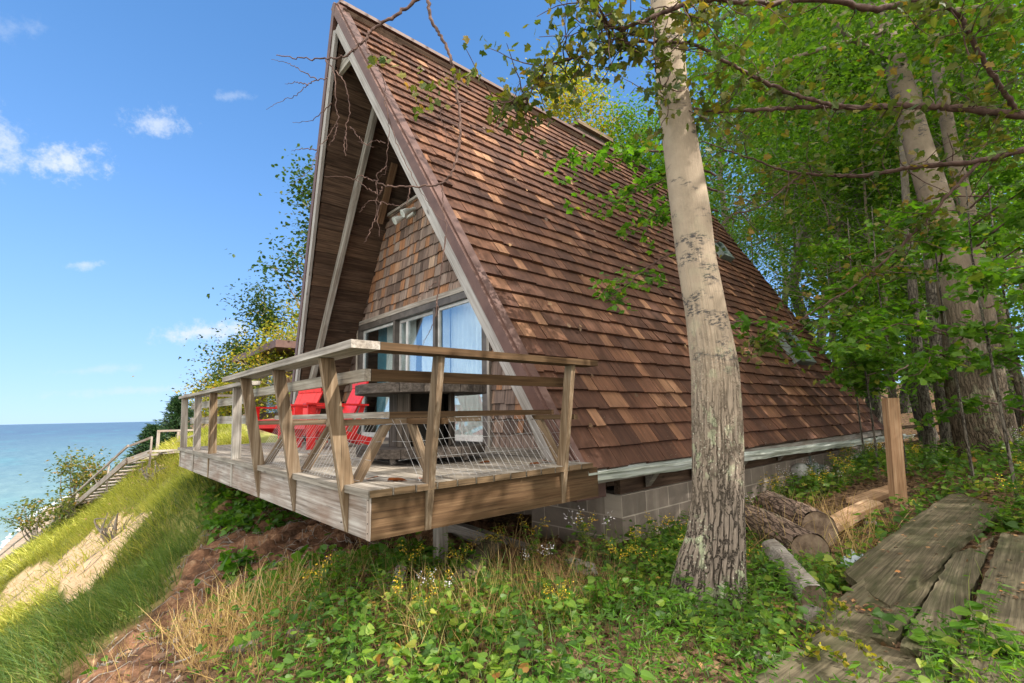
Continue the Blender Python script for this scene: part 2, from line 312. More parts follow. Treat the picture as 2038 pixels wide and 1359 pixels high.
# bark: pale and smooth high up, grey and furrowed low down, with lichen
def bark(name, pale=(.46, .375, .27), grey=(.185, .15, .12), z0=.4, z1=1.6, lich=.5, scars=1, flat=False):
    m, t, b = mat(name, .85, .15); g = attr(t, 'gr'); co = node(t, 'ShaderNodeTexCoord').outputs['Object']
    wob = noise(t, g, 1, 4, .7, (14, 14, 9)); wv = node(t, 'ShaderNodeVectorMath', operation='ADD'); t.links.new(scaled(t, g, (30, 30, 3.6)), wv.inputs[0])
    wc = node(t, 'ShaderNodeCombineXYZ'); t.links.new(math_(t, 'MULTIPLY', wob, 2.6), wc.inputs[0]); t.links.new(math_(t, 'MULTIPLY', wob, -2.2), wc.inputs[1]); t.links.new(wc.outputs[0], wv.inputs[1])
    vo = node(t, 'ShaderNodeTexVoronoi', feature='DISTANCE_TO_EDGE'); vo.inputs['Scale'].default_value = 1; t.links.new(wv.outputs[0], vo.inputs['Vector'])
    fn = noise(t, g, 1, 6, .7, (40, 40, 14)); f = math_(t, 'ADD', ramp(t, vo.outputs['Distance'], [(.0, (0, 0, 0)), (.15, (.7, .7, .7))]), math_(t, 'MULTIPLY', fn, .3)); f2 = noise(t, g, 1, 5, .65, (5, 5, 3.5))
    lo = ramp(t, f, [(.16, tuple(x*.22 for x in grey)), (.42, tuple(x*.8 for x in grey)), (.8, tuple(min(1, x*1.25) for x in grey)), (1, tuple(min(1, x*1.9) for x in grey))])
    hi = ramp(t, f2, [(.3, tuple(x*.72 for x in pale)), (.5, pale), (.72, tuple(x*1.22 for x in pale))])
    sx = node(t, 'ShaderNodeSeparateXYZ'); t.links.new(co, sx.inputs[0])
    zz = math_(t, 'ADD', sx.outputs[2], math_(t, 'MULTIPLY', math_(t, 'SUBTRACT', f2, .5), 1.1))
    mr = node(t, 'ShaderNodeMapRange'); mr.inputs['From Min'].default_value = z0; mr.inputs['From Max'].default_value = z1; t.links.new(zz, mr.inputs[0])
    c = mixc(t, mr.outputs[0], lo, hi)
    if scars:
        sc = noise(t, g, 1, 4, .7, (22, 22, 55)); pa = noise(t, g, 1, 3, .6, (4, 4, 7))
        s = math_(t, 'MULTIPLY', ramp(t, sc, [(.47, (0, 0, 0)), (.55, (1, 1, 1))]), ramp(t, pa, [(.56, (0, 0, 0)), (.64, (1, 1, 1))]))
        c = mixc(t, math_(t, 'MULTIPLY', s, math_(t, 'MULTIPLY', mr.outputs[0], .9)), c, (.045, .045, .05))
    if lich:
        hl = math_(t, 'SUBTRACT', 1.0, math_(t, 'MULTIPLY', mr.outputs[0], .93))
        a1 = noise(t, co, 9, 5, .6); a2 = noise(t, co, 2.2, 3, .5)
        l = math_(t, 'MULTIPLY', ramp(t, a1, [(.55, (0, 0, 0)), (.585, (1, 1, 1))]), ramp(t, a2, [(.44, (0, 0, 0)), (.56, (1, 1, 1))]))
        c = mixc(t, math_(t, 'MULTIPLY', math_(t, 'MULTIPLY', l, hl), lich), c, (.42, .46, .30))
        sp = node(t, 'ShaderNodeTexVoronoi'); sp.inputs['Scale'].default_value = 42; t.links.new(co, sp.inputs['Vector'])
        l2 = math_(t, 'MULTIPLY', math_(t, 'LESS_THAN', sp.outputs['Distance'], .22), ramp(t, a2, [(.40, (0, 0, 0)), (.5, (1, 1, 1))])); c = mixc(t, math_(t, 'MULTIPLY', math_(t, 'MULTIPLY', l2, hl), lich*.8), c, (.52, .53, .42))
    t.links.new(c, b.inputs['Base Color']); bump(t, b, math_(t, 'ADD', math_(t, 'MULTIPLY', f, math_(t, 'SUBTRACT', 1.05, mr.outputs[0])), math_(t, 'MULTIPLY', f2, .3)), .9, .02); return m
M['poplar'] = bark('poplar_bark', (.32, .255, .19), (.17, .14, .115), .45, 1.9, lich=1.)
M['bark'] = bark('grey_forest_bark', (.22, .19, .155), (.10, .088, .072), 2.5, 7, .3, 0)
M['bark_p'] = bark('pale_forest_bark', (.20, .16, .12), (.12, .092, .068), .5, 3.5, .3, .5)
M['twig'] = plain('reddish_twig', (.055, .032, .026), (.14, .085, .07), 20, .7, .2, .2)
M['twig_g'] = plain('grey_branch', (.16, .14, .12), (.28, .25, .22), 20, .8, .2, .2)
M['stem'] = plain('green_stem', (.08, .11, .03), (.16, .17, .06), 20, .7, .2, 0)
M['logbark'] = bark('log_bark', (.16, .11, .08), (.15, .105, .08), 5, 9, .15, 0)
M['logend'] = plain('cut_log_end', (.10, .07, .05), (.24, .18, .13), 14, .9, .1, .3)

G1 = [(0, (.035, .085, .010)), (.3, (.06, .14, .014)), (.6, (.10, .20, .020)), (.85, (.16, .26, .028)), (.97, (.28, .26, .03)), (1, (.34, .15, .03))]
M['leaf'] = leafmat('green_forest_leaf', G1, .5)
M['leaf_b'] = leafmat('bright_maple_leaf', [(0, (.045, .12, .012)), (.4, (.085, .20, .018)), (.8, (.16, .29, .03)), (1, (.30, .30, .04))], .5)
M['leaf_y'] = leafmat('turning_yellow_leaf', [(0, (.06, .13, .015)), (.3, (.16, .20, .025)), (.65, (.34, .29, .03)), (.9, (.46, .30, .03)), (1, (.45, .17, .03))], .5)
M['leaf_o'] = leafmat('olive_autumn_leaf', [(0, (.04, .075, .015)), (.45, (.09, .12, .02)), (.75, (.18, .16, .03)), (1, (.34, .17, .04))], .4)
M['leaf_d'] = leafmat('dark_lakeside_leaf', [(0, (.015, .045, .012)), (.5, (.035, .08, .018)), (.85, (.08, .12, .025)), (1, (.20, .18, .03))], .4)
M['leaf_c'] = leafmat('conifer_needles', [(0, (.010, .032, .014)), (.6, (.022, .058, .020)), (1, (.05, .09, .03))], .2)
M['grass'] = leafmat('dune_grass_blade', [(0, (.06, .115, .035)), (.35, (.12, .18, .05)), (.6, (.22, .245, .07)), (.82, (.34, .30, .11)), (1, (.44, .34, .17))], .35, .55, .5)
M['grass_y'] = leafmat('sunny_dune_grass_blade', [(0, (.22, .24, .05)), (.4, (.36, .36, .08)), (.8, (.48, .43, .13)), (1, (.55, .43, .20))], .3, .55, .5)
M['straw'] = leafmat('dry_straw', [(0, (.22, .13, .06)), (.5, (.38, .26, .12)), (1, (.52, .40, .22))], .25)
M['herb'] = leafmat('ground_herb_leaf', [(0, (.04, .10, .014)), (.35, (.09, .18, .02)), (.65, (.18, .26, .03)), (.85, (.34, .34, .05)), (.94, (.42, .25, .06)), (1, (.28, .12, .04))], .4)
M['litter'] = leafmat('fallen_leaf', [(0, (.06, .032, .018)), (.4, (.15, .085, .045)), (.75, (.26, .16, .085)), (.95, (.36, .20, .09)), (1, (.45, .16, .04))], .1)
M['petal_y'] = plain('yellow_petal', (.62, .40, .02), (.8, .58, .05), 30, .7, .2, 0)
M['petal_w'] = plain('white_petal', (.6, .56, .62), (.8, .78, .8), 30, .7, .2, 0)

# ------------------------------------------------------------------ the ground: bluff top, eroded brow, dune slope and beach in one sheet
CP=np.array([
(3.9,2.9,-1.22),(3.9,4.1,-1.33),(2.2,3.4,-1.17),(12.6,2.9,-1.15),(9.1,.87,-.76),(3.15,1.74,-1.2),(1.5,1.5,-1.15),(2.7,.45,-1.12),(.6,.0,-1.25),
(7,1.43,-1.07),(15,-1,-.45),(15,-6,0.),(25,0,1.),(25,10,1.),(5,-3,-.7),(0,-3,-1.0),(1.6,4.6,-1.30),(2.2,6.4,-1.2),(4,12,-.6),(6,6,-1.3),(10,12,-.6),
(-1.2,0,-2.4),(-1,-4,-1.9),(-3,3,-4.4),
(1.45,14,-.90),(.74,18,-2.2),(.14,22,-3.36),(-.71,26,-4.66),(-1.7,31,-6.3),(3,20,-1.2),(2.4,17,-.9),(4,26,-1.5),
(.233,3.6,-1.40),(-.23,5.5,-1.92),(-.37,8,-2.36),(0,8.5,-2.17),(-.72,14,-3.4),(-.06,14,-2.9),(.53,10.5,-2.05),(.38,6.8,-1.84),(.9,8,-1.66),(1.75,10,-.94),(1.25,8.3,-.98),(2.8,8.3,-1.0),(3.7,8.8,-1.0),(3.5,7,-1.15),(.75,4.9,-1.62),(1.15,6.6,-1.40),(-4.2,31,-8.5),(-2.05,12,-3.9)])
def _tps(r2): return np.where(r2>1e-12,.5*r2*np.log(np.maximum(r2,1e-12)),0)
def _solve():
    n=len(CP);d=((CP[:,None,:2]-CP[None,:,:2])**2).sum(-1)
    K=_tps(d)+np.eye(n)*.02;Pm=np.c_[np.ones(n),CP[:,:2]]
    M=np.zeros((n+3,n+3));M[:n,:n]=K;M[:n,n:]=Pm;M[n:,:n]=Pm.T
    return np.linalg.solve(M,np.r_[CP[:,2],0,0,0])
WT=_solve()
def sst(a,b,x): t=np.clip((x-a)/(b-a),0,1);return t*t*(3-2*t)
def terrain(x,y):
    x=np.asarray(x,float);y=np.asarray(y,float)
    sh=x.shape;x=x.ravel();y=y.ravel()
    xc=np.clip(x,-4,27);yc=np.clip(y,-8,33)
    z=np.empty(len(x))
    for i in range(0,len(x),20000):
        a=xc[i:i+20000];b=yc[i:i+20000]
        r2=(a[:,None]-CP[None,:,0])**2+(b[:,None]-CP[None,:,1])**2
        z[i:i+20000]=_tps(r2)@WT[:-3]+WT[-3]+WT[-2]*a+WT[-1]*b
    far=.97*x-.144*y-1.3
    plat=-.5+.06*np.clip(x-10,0,40)+0.02*np.clip(y-20,0,100)
    far=np.minimum(far,plat)
    w=sst(-4,-2.5,x)*(1-sst(22,27,x))*(1-sst(26,32,y))*sst(-8,-5,y)
    z=np.minimum(z,1.3)
    z=z*w+far*(1-w)
    xs=np.where(y<103,-5.9-(103-y)*.075,np.where(y<142,-5.9+(y-103)*.07,-3.2+(y-142)*.19))
    beach=-18+.05*(x-xs)
    beach=np.where(beach<-18,-18+(x-xs)*.12,beach)
    z=np.maximum(z,np.maximum(beach,-22))
    return z.reshape(sh)

GD = ([-.5, .12, .31, .52, .85, 1.13, 1.54, 1.75, 2.6], [4, 4.75, 5.0, 5.5, 6.0, 6.5, 7.6, 8.3, 8.8])       # where dune grass begins
SANDP = np.array([(-.9, 15.6), (-.35, 14.9), (.0, 14.5), (.25, 14.2), (.63, 12.6), (.9, 12.4), (1.15, 11.2), (1.0, 8.8), (.73, 8.6), (.53, 8.4), (.22, 8.2), (.0, 8.5), (-.34, 9.8), (-.8, 10.8)])
def inpoly(x, y, P):
    c = np.zeros(x.shape, bool); n = len(P)
    for i in range(n):
        (x1, y1), (x2, y2) = P[i], P[(i+1) % n]
        k = ((y1 > y) != (y2 > y)) & (x < (x2-x1)*(y-y1)/(y2-y1+1e-12)+x1); c ^= k
    return c
def zones(x, y):
    nz = fbm(x, y, 1.7, 4, 3)-.5
    g = sst(-.25, .35, y-np.interp(x, *GD)+nz*1.2)*(x < 3.6+nz)
    s = inpoly(x+nz*.5, y+nz*1.6, SANDP).astype(float)
    far = sst(24, 30, y)
    s = np.maximum(s, (terrain(x, y) < -14)*1.)
    crest = np.interp(y, [-4, 0, 3.2, 4.0, 4.3, 5], [.1, .3, .6, 1.15, 1.6, 3.6])       # dirt face between the brow and the plants
    d = sst(-.25, .25, crest-x+nz*1.1)*(1-g)
    under = ((x > 1.2) & (x < 4) & (y > 2.75+nz) & (y < 9.3)); d = np.maximum(d, under*1.)
    return g, s, d, far
def ground_z(x, y, fine=True):
    z = terrain(x, y)
    if fine:
        near = 1-sst(14, 24, np.hypot(x, y))
        g, s, d, far = zones(x, y)
        z = z+near*((fbm(x, y, 1.3, 3, 1)-.5)*.10+(fbm(x, y, 7, 4, 9)-.5)*(.035+.12*d)+(fbm(x*1.2, y*2.6, 3.6, 4, 12)-.5)*.24*d)
        # the ground stays below the deck and outside the cabin's walls
    return z
def axis(lo, a, b, hi, st, n1, n2):
    l = a-np.geomspace(.3, a-lo, n1)[::-1]; r = b+np.geomspace(.3, hi-b, n2)
    return np.r_[l, np.arange(a, b, st), r]
gx = axis(-60, -1.6, 9, 700, .05, 26, 46); gy = axis(-60, -2.0, 13, 900, .05, 30, 60)
GX, GY = np.meshgrid(gx, gy, indexing='ij'); GZ = ground_z(GX.ravel(), GY.ravel()).reshape(GX.shape)
b_ = MB(); ni, nj = GX.shape; ii = np.arange(ni-1)[:, None]; jj = np.arange(nj-1)[None]
b_.add(np.c_[GX.ravel(), GY.ravel(), GZ.ravel()], np.stack([ii*nj+jj, (ii+1)*nj+jj, (ii+1)*nj+jj+1, ii*nj+jj+1], -1).reshape(-1, 4))
m, t, b = mat('bluff_ground', .95, .1); co = node(t, 'ShaderNodeTexCoord').outputs['Object']; zc = attr(t, 'zone', 'Vector')
sp = node(t, 'ShaderNodeSeparateXYZ'); t.links.new(zc, sp.inputs[0])
n1 = noise(t, co, 5, 6, .7); n2 = noise(t, co, 28, 5, .7); n3 = noise(t, co, 1.2, 4, .6)
lit = ramp(t, n2, [(.3, (.025, .016, .011)), (.45, (.07, .045, .03)), (.58, (.15, .09, .055)), (.7, (.27, .17, .10))])
vor = node(t, 'ShaderNodeTexVoronoi'); vor.inputs['Scale'].default_value = 26; t.links.new(co, vor.inputs['Vector'])
lit = mixc(t, .55, lit, ramp(t, node(t, 'ShaderNodeSeparateColor').outputs[0], [(0, (.05, .03, .02)), (.5, (.16, .10, .06)), (1, (.34, .22, .12))]))
t.links.new(vor.outputs['Color'], [q for q in t.nodes if q.type == 'SEPARATE_COLOR'][0].inputs[0])
dirt = ramp(t, n1, [(.28, (.045, .028, .02)), (.44, (.11, .062, .04)), (.55, (.23, .125, .075)), (.68, (.40, .27, .17))]); dirt = mixc(t, .5, dirt, ramp(t, n2, [(.3, (.45, .42, .4)), (.7, (1.4, 1.35, 1.3))]), 'MULTIPLY')
sand = ramp(t, n1, [(.3, (.50, .34, .20)), (.6, (.68, .50, .32))]); sand = mixc(t, .35, sand, ramp(t, n2, [(.35, (.6, .52, .45)), (.55, (1.1, 1.1, 1.1))]), 'MULTIPLY')
gr = ramp(t, n1, [(.3, (.10, .12, .035)), (.5, (.20, .20, .06)), (.7, (.36, .31, .13))])
beach = ramp(t, n3, [(.3, (.22, .175, .135)), (.7, (.34, .27, .21))])
c = mixc(t, sp.outputs[2], lit, dirt); c = mixc(t, sp.outputs[0], c, gr); c = mixc(t, sp.outputs[1], c, sand)
px = node(t, 'ShaderNodeSeparateXYZ'); t.links.new(co, px.inputs[0])
c = mixc(t, math_(t, 'LESS_THAN', px.outputs[2], -15.0), c, beach)
t.links.new(c, b.inputs['Base Color']); bump(t, b, n2, .7, .03); M['ground'] = m
ground = b_.build('ground', m, smooth=True); tag(ground, kind='structure')
g, s, d, far = zones(GX.ravel(), GY.ravel()); za = ground.data.attributes.new('zone', 'FLOAT_VECTOR', 'POINT'); za.data.foreach_set('vector', np.c_[g, s, d].ravel().astype(np.float32))

# ------------------------------------------------------------------ the lake
m, t, b = mat('lake_water', .12, .1); co = node(t, 'ShaderNodeTexCoord').outputs['Object']
px = node(t, 'ShaderNodeSeparateXYZ'); t.links.new(co, px.inputs[0])
ln = node(t, 'ShaderNodeVectorMath', operation='LENGTH'); t.links.new(co, ln.inputs[0])
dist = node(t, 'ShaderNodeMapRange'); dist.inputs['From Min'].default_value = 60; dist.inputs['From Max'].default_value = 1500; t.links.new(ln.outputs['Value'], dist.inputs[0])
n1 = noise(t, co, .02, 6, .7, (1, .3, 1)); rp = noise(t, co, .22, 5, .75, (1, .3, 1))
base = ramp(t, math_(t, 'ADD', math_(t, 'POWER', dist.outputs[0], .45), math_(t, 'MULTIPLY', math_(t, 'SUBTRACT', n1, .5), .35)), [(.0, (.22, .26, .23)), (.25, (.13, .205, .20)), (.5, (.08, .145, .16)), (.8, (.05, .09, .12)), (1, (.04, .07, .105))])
base = mixc(t, ramp(t, noise(t, co, .03, 3, .6, (1, .35, 1)), [(.55, (0, 0, 0)), (.75, (.5, .5, .5))]), base, (.06, .22, .23))
fo = math_(t, 'ADD', attr(t, 'foam', 'Fac'), math_(t, 'MULTIPLY', math_(t, 'SUBTRACT', noise(t, co, .35, 5, .7), .5), 1.1))
base = mixc(t, .8, base, ramp(t, rp, [(.35, (.72, .78, .82)), (.5, (1, 1, 1)), (.66, (1.3, 1.25, 1.2))]), 'MULTIPLY')
c = mixc(t, ramp(t, fo, [(.62, (0, 0, 0)), (.72, (1, 1, 1))]), base, (.8, .82, .82)); t.links.new(c, b.inputs['Base Color'])
t.links.new(ramp(t, fo, [(.62, (.3, .3, .3)), (.72, (.8, .8, .8))]), b.inputs['Roughness'])
bump(t, b, math_(t, 'ADD', noise(t, co, .5, 6, .65, (1, .45, 1)), math_(t, 'MULTIPLY', noise(t, co, .06, 3, .6, (1, .4, 1)), 4)), .6, .5)
b_ = MB(); wx = np.r_[-np.geomspace(42, 40000, 34)[::-1], np.arange(-40, 60, 1.), np.geomspace(62, 40000, 24)]; wy = np.r_[-np.geomspace(62, 40000, 14)[::-1], np.arange(-60, 260, 2.), np.geomspace(262, 40000, 40)]
WX, WY = np.meshgrid(wx, wy, indexing='ij'); ni, nj = WX.shape; ii = np.arange(ni-1)[:, None]; jj = np.arange(nj-1)[None]
b_.add(np.c_[WX.ravel(), WY.ravel(), np.full(WX.size, -18.04)], np.stack([ii*nj+jj, (ii+1)*nj+jj, (ii+1)*nj+jj+1, ii*nj+jj+1], -1).reshape(-1, 4))
lake = b_.build('lake', m); tag(lake, kind='structure')
xx = WX.ravel(); yy = WY.ravel(); shore = np.where(yy < 103, -5.9-(103-yy)*.075, np.where(yy < 142, -5.9+(yy-103)*.07, -3.2+(yy-142)*.19)); q = shore-xx
foam = np.exp(-(np.abs(q-.9)/.9)**2)*.85+.55*np.exp(-(np.abs(q-5)/.9)**2)+.4*np.exp(-(np.abs(q-11)/1.)**2); foam = foam*(np.abs(yy) < 400)
fa = lake.data.attributes.new('foam', 'FLOAT', 'POINT'); fa.data.foreach_set('value', foam.astype(np.float32))

# ------------------------------------------------------------------ the A-frame cabin
A = np.array([2.318, 6.17, 5.695]); PR = np.array([3.03, 2.672, -.471]); PL = np.array([3.03, 9.668, -.471]); XB = 12.68
cabin = thing('a_frame_cabin', (8, 6.17, -1.2), 'steep brown-shingled A-frame cabin on a block foundation above the bluff', 'cabin')
XE = np.array([1., 0, 0])
def slope_frame(P):
    d = nrm([0, P[1]-A[1], P[2]-A[2]]); n = nrm(np.cross(d, XE)); n = n*np.sign(n[2]); return d, n
SLEN = math.hypot(PR[1]-A[1], PR[2]-A[2])
def xfront(s): return A[0]+(PR[0]-A[0])*s/SLEN          # the prow: the ridge reaches further out than the eave
def slope_shingles(P, name):
    d, n = slope_frame(P); b_ = MB(); exp_ = SLEN/37; rows = 37
    for r in range(rows):
        s1 = SLEN-r*exp_; s0 = s1-exp_*1.12
        x = xfront(s1)+.05; o = RNG.random()*6
        while x < XB:
            wd = .155 if RNG.random() < .5 else .31; x2 = min(x+wd*RNG.uniform(.9, 1.1), XB)
            if XB-x2 < .1: x2 = XB
            lift = .034+RNG.uniform(-.004, .006); ls = s1+RNG.uniform(-.008, .012)+.007*math.sin(x*1.1+o)+(RNG.uniform(-.03, .02) if RNG.random() < .03 else 0); lift += .012*(RNG.random() < .05)
            P0 = np.array([x, A[1], A[2]]); P1 = np.array([x2-.004, A[1], A[2]])
            a = P0+d*s0+n*.004; b = P1+d*s0+n*.004; c = P1+d*ls+n*lift; e = P0+d*ls+n*lift; f = P1+d*ls+n*.0; h = P0+d*ls+n*.0
            g0 = RNG.random(3)*50; wq = x2-x
            k = 0 if RNG.random() < .5 else .55
            rn = min(1, max(0, RNG.normal(.33 if wd > .2 else .62, .2)))
            V = [a, b, c, e, f, h]; G = [(0, 0, 0), (0, wq, 0), (exp_, wq, 0), (exp_, 0, 0), (exp_, wq, .03), (exp_, 0, .03)]
            b_.add(V, [(0, 3, 2, 1), (3, 5, 4, 2)], np.array(G)+g0, rn)
            # side cheeks where neighbouring shingles step
            b_.add([a, e, h], [(0, 1, 2)], None, .1); b_.add([b, c, f], [(0, 2, 1)], None, .1)
            x = x2
    return b_.build(name, M['roof'], cabin)
dr, nr = slope_frame(PR); dl, nl = slope_frame(PL)
rs = slope_shingles(PR, 'roof_shingles'); slope_shingles(PL, 'roof_shingles')
# roof decks / soffit boards running along the ridge direction
def soffit(P, d, n):
    b_ = MB(); s = 0
    while s < SLEN-.02:
        e = min(s+.19, SLEN); x0 = xfront((s+e)/2)+.05; j = RNG.uniform(-.006, .006)
        c0 = np.array([x0, A[1], A[2]])+d*(s+e)/2-n*(.16+j); c1 = c0.copy(); c1[0] = XB-.03
        b_.box(c0, c1, d*(e-s-.006), n*.03, rnd=RNG.random()); s = e
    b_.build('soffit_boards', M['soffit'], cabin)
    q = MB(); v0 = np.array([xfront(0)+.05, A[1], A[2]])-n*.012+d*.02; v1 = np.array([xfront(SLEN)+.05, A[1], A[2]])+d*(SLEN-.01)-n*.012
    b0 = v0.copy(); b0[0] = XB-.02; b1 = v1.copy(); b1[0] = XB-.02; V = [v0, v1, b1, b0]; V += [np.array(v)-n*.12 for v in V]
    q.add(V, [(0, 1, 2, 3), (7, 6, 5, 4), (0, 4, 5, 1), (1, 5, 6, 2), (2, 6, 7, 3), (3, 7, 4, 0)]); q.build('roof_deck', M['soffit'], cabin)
soffit(PR, dr, nr); soffit(PL, dl, nl)
for P, d, n, s_ in ((PR, dr, nr, 1), (PL, dl, nl, -1)):
    e0 = A.copy(); e1 = P.copy(); ax = nrm(e1-e0); fr_ = nrm(np.cross(ax, n)); fr_ = fr_*(-np.sign(fr_[0]))     # towards the lake
    b_ = MB(); b_.box(e0-ax*.02+fr_*.01-n*.02, e1+ax*.05+fr_*.01-n*.02, fr_*.05, n*.11); b_.build('rake_edge', M['trim'], cabin)
    # brown flashing laid over the shingle ends, wider towards the peak
    b_ = MB(); w0, w1 = .13, .085
    V = [e0+n*.055-XE*.0, e0+XE*w0+n*.058, e1+ax*.04+XE*w1+n*.058, e1+ax*.04+n*.055]; V += [v-n*.05 for v in V]
    b_.add(V, [(0, 3, 2, 1), (4, 5, 6, 7), (0, 1, 5, 4), (1, 2, 6, 5), (2, 3, 7, 6), (3, 0, 4, 7)]); b_.build('rake_flashing', M['trim'], cabin)
    b_ = MB(); b_.box(e0+ax*.32-n*.138+fr_*.0, e1-ax*.12-n*.138+fr_*.0, fr_*.045, n*.115); b_.build('barge_board', M['barge'], cabin)
b_ = MB(); b_.box(A+np.array([.03, 0, .055]), np.array([XB, A[1], A[2]+.055]), (0, .16, -.0), (0, 0, .05)); b_.build('ridge_cap', M['trim'], cabin)
b_ = MB(); t1 = A+np.array([.2, 0, -.62]); b_.box(t1+(0, -.26, -.1), t1+(0, .26, -.1), (.05, 0, 0), (0, 0, .2)); b_.build('peak_board', M['grey'], cabin)
# rafters under the soffit
for s_, P, d, n in ((-1, PL, dl, nl), (1, PR, dr, nr)):
    for xr in (3.1, 4.9, 6.7, 8.5, 10.3, 12.1):
        if xr > 3.5: continue
        b_ = MB(); c = np.array([xr, A[1], A[2]]); b_.box(c+d*.55-n*.245, c+d*(SLEN-.1)-n*.245, XE*.07, n*.13); b_.build('rafter', M['grey'], cabin)
b_ = MB(); c = np.array([3.62, A[1], A[2]]); b_.box(c+dl*1.75-nl*.21, c+dl*2.75-nl*.21, XE*.10, nl*.05); b_.build('unpainted_trim', M['orange'], cabin)

# gable wall of cedar shakes with the glazed opening
XW = 3.773; ZD = -.385; WR, WL, WT_ = 4.706, 8.27, 1.60; GT = 3.335
def halfw(z): return (A[2]-.42-z)/1.763
wall = MB(); wall2 = MB(); z = ZD; ex = .168; row = 0
while z < GT:
    z1 = min(z+ex, GT); hw = halfw(z)
    ys = [(A[1]-hw, A[1]+hw)] if z > WT_-.02 else [(A[1]-hw, WR-.06), (WL+.06, A[1]+hw)]
    for ya, yb in ys:
        y = ya
        while y < yb-.01:
            wq = RNG.uniform(.07, .19); y2 = min(y+wq, yb); dz = RNG.uniform(-.012, .008); li = .026+RNG.uniform(0, .012)
            zt = min(z1+.02, A[2]-.42-1.763*abs(max(abs(y-A[1]), abs(y2-A[1])))+.12)
            g0 = RNG.random(3)*40; rn = min(1, max(0, RNG.normal(.42, .24)))
            if RNG.random() < .13: rn = RNG.uniform(.75, .95)
            V = [(XW-.004, y, zt), (XW-.004, y2-.005, zt), (XW-li, y2-.005, z+dz), (XW-li, y, z+dz), (XW, y2-.005, z+dz), (XW, y, z+dz)]
            G = [(0, 0, 0), (0, wq, 0), (ex, wq, 0), (ex, 0, 0), (ex, wq, .02), (ex, 0, .02)]
            (wall2 if (len(ys) == 2 and ya < WR-.07) else wall).add(V, [(0, 1, 2, 3), (3, 2, 4, 5), (0, 3, 5), (1, 4, 2)], np.array(G)+g0, rn); y = y2
    z = z1; row += 1
wall.build('shake_siding', M['shake'], cabin); wall2.build('shake_siding', M['shake'], cabin)
b_ = MB()
def gpoly(pts): b_.add([(XW+.004, y, z) for y, z in pts]+[(XW+.12, y, z) for y, z in pts], [tuple(range(len(pts))), tuple(range(2*len(pts)-1, len(pts)-1, -1))]+[(i, i+len(pts), (i+1) % len(pts)+len(pts), (i+1) % len(pts)) for i in range(len(pts))])
gpoly([(A[1]-halfw(ZD), ZD-.3), (WR, ZD-.3), (WR, WT_), (A[1]-halfw(WT_), WT_)]); gpoly([(WL, ZD-.3), (A[1]+halfw(ZD), ZD-.3), (A[1]+halfw(WT_), WT_), (WL, WT_)])
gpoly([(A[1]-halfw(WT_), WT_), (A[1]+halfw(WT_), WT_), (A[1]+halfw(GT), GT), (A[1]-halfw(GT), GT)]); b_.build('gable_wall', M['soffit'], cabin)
b_ = MB(); b_.aab((XW-.05, A[1]-halfw(GT)-.02, GT), (XW+.14, A[1]+halfw(GT)+.02, GT+.04)); b_.build('gable_ledge', M['grey'], cabin)
# recessed triangular upper window
fr2 = MB(); zt = A[2]-.42
fr2.bar((XW+.5, A[1], GT+.02), (XW+.5, A[1], zt-.05), .08, .06, up=(1, 0, 0)); fr2.bar((XW+.5, A[1]-halfw(GT), GT+.06), (XW+.5, A[1]+halfw(GT), GT+.06), .08, .08)
fo_ = fr2.build('upper_window', M['frame'], cabin)
b_ = MB(); b_.poly([(XW+.53, A[1]-halfw(GT), GT), (XW+.53, A[1]+halfw(GT), GT), (XW+.53, A[1], zt)]); b_.build('pane', M['glass'], fo_)
b_ = MB(); b_.aab((XW+.12, A[1]-halfw(GT), GT-.08), (XW+.6, A[1]+halfw(GT), GT-.02)); b_.build('recess_floor', M['soffit'], cabin)
# sliding glass doors
b_ = MB(); fw = .05
for y in (WR, WL): b_.aab((XW-.045, y-fw, ZD), (XW+.11, y+fw, WT_))
b_.aab((XW-.045, WR+fw, WT_-.09), (XW+.11, WL-fw, WT_+.0)); b_.aab((XW-.04, WR+fw, ZD), (XW+.11, WL-fw, ZD+.05))
for y in (7.02, 5.85): b_.aab((XW-.035, y-.03, ZD+.05), (XW+.10, y+.03, WT_-.09))
door = b_.build('patio_door', M['frame'], cabin)
b_ = MB(); b_.aab((XW-.055, WR-.07, WT_+.003), (XW+.05, WL+.07, WT_+.075)); b_.aab((XW-.052, WL+.055, ZD), (XW+.02, WL+.10, WT_+.002)); b_.aab((XW-.052, WR-.10, ZD), (XW+.02, WR-.055, WT_+.002)); b_.build('door_trim', M['grey'], door)
def sash(y0, y1, x):
    b_ = MB(); z0, z1 = ZD+.055, WT_-.095
    b_.aab((x, y0, z0), (x+.035, y0+.036, z1)); b_.aab((x, y1-.036, z0), (x+.035, y1, z1)); b_.aab((x, y0+.036, z0), (x+.035, y1-.036, z0+.07)); b_.aab((x, y0+.036, z1-.04), (x+.035, y1-.036, z1))
    f = b_.build('sash', M['frame_w'], door); q = MB(); q.aab((x+.014, y0+.05, z0+.08), (x+.02, y1-.05, z1-.05)); q.build('glass_pane', M['glass'], door)
sash(WR+.055, 5.82, XW+.01); sash(5.885, 6.99, XW+.05); sash(7.055, WL-.055, XW+.01)
b_ = MB(); b_.aab((XW+.045, 6.72, ZD+.1), (XW+.085, 6.775, WT_-.12)); b_.build('door_stile', M['frame_w'], door)
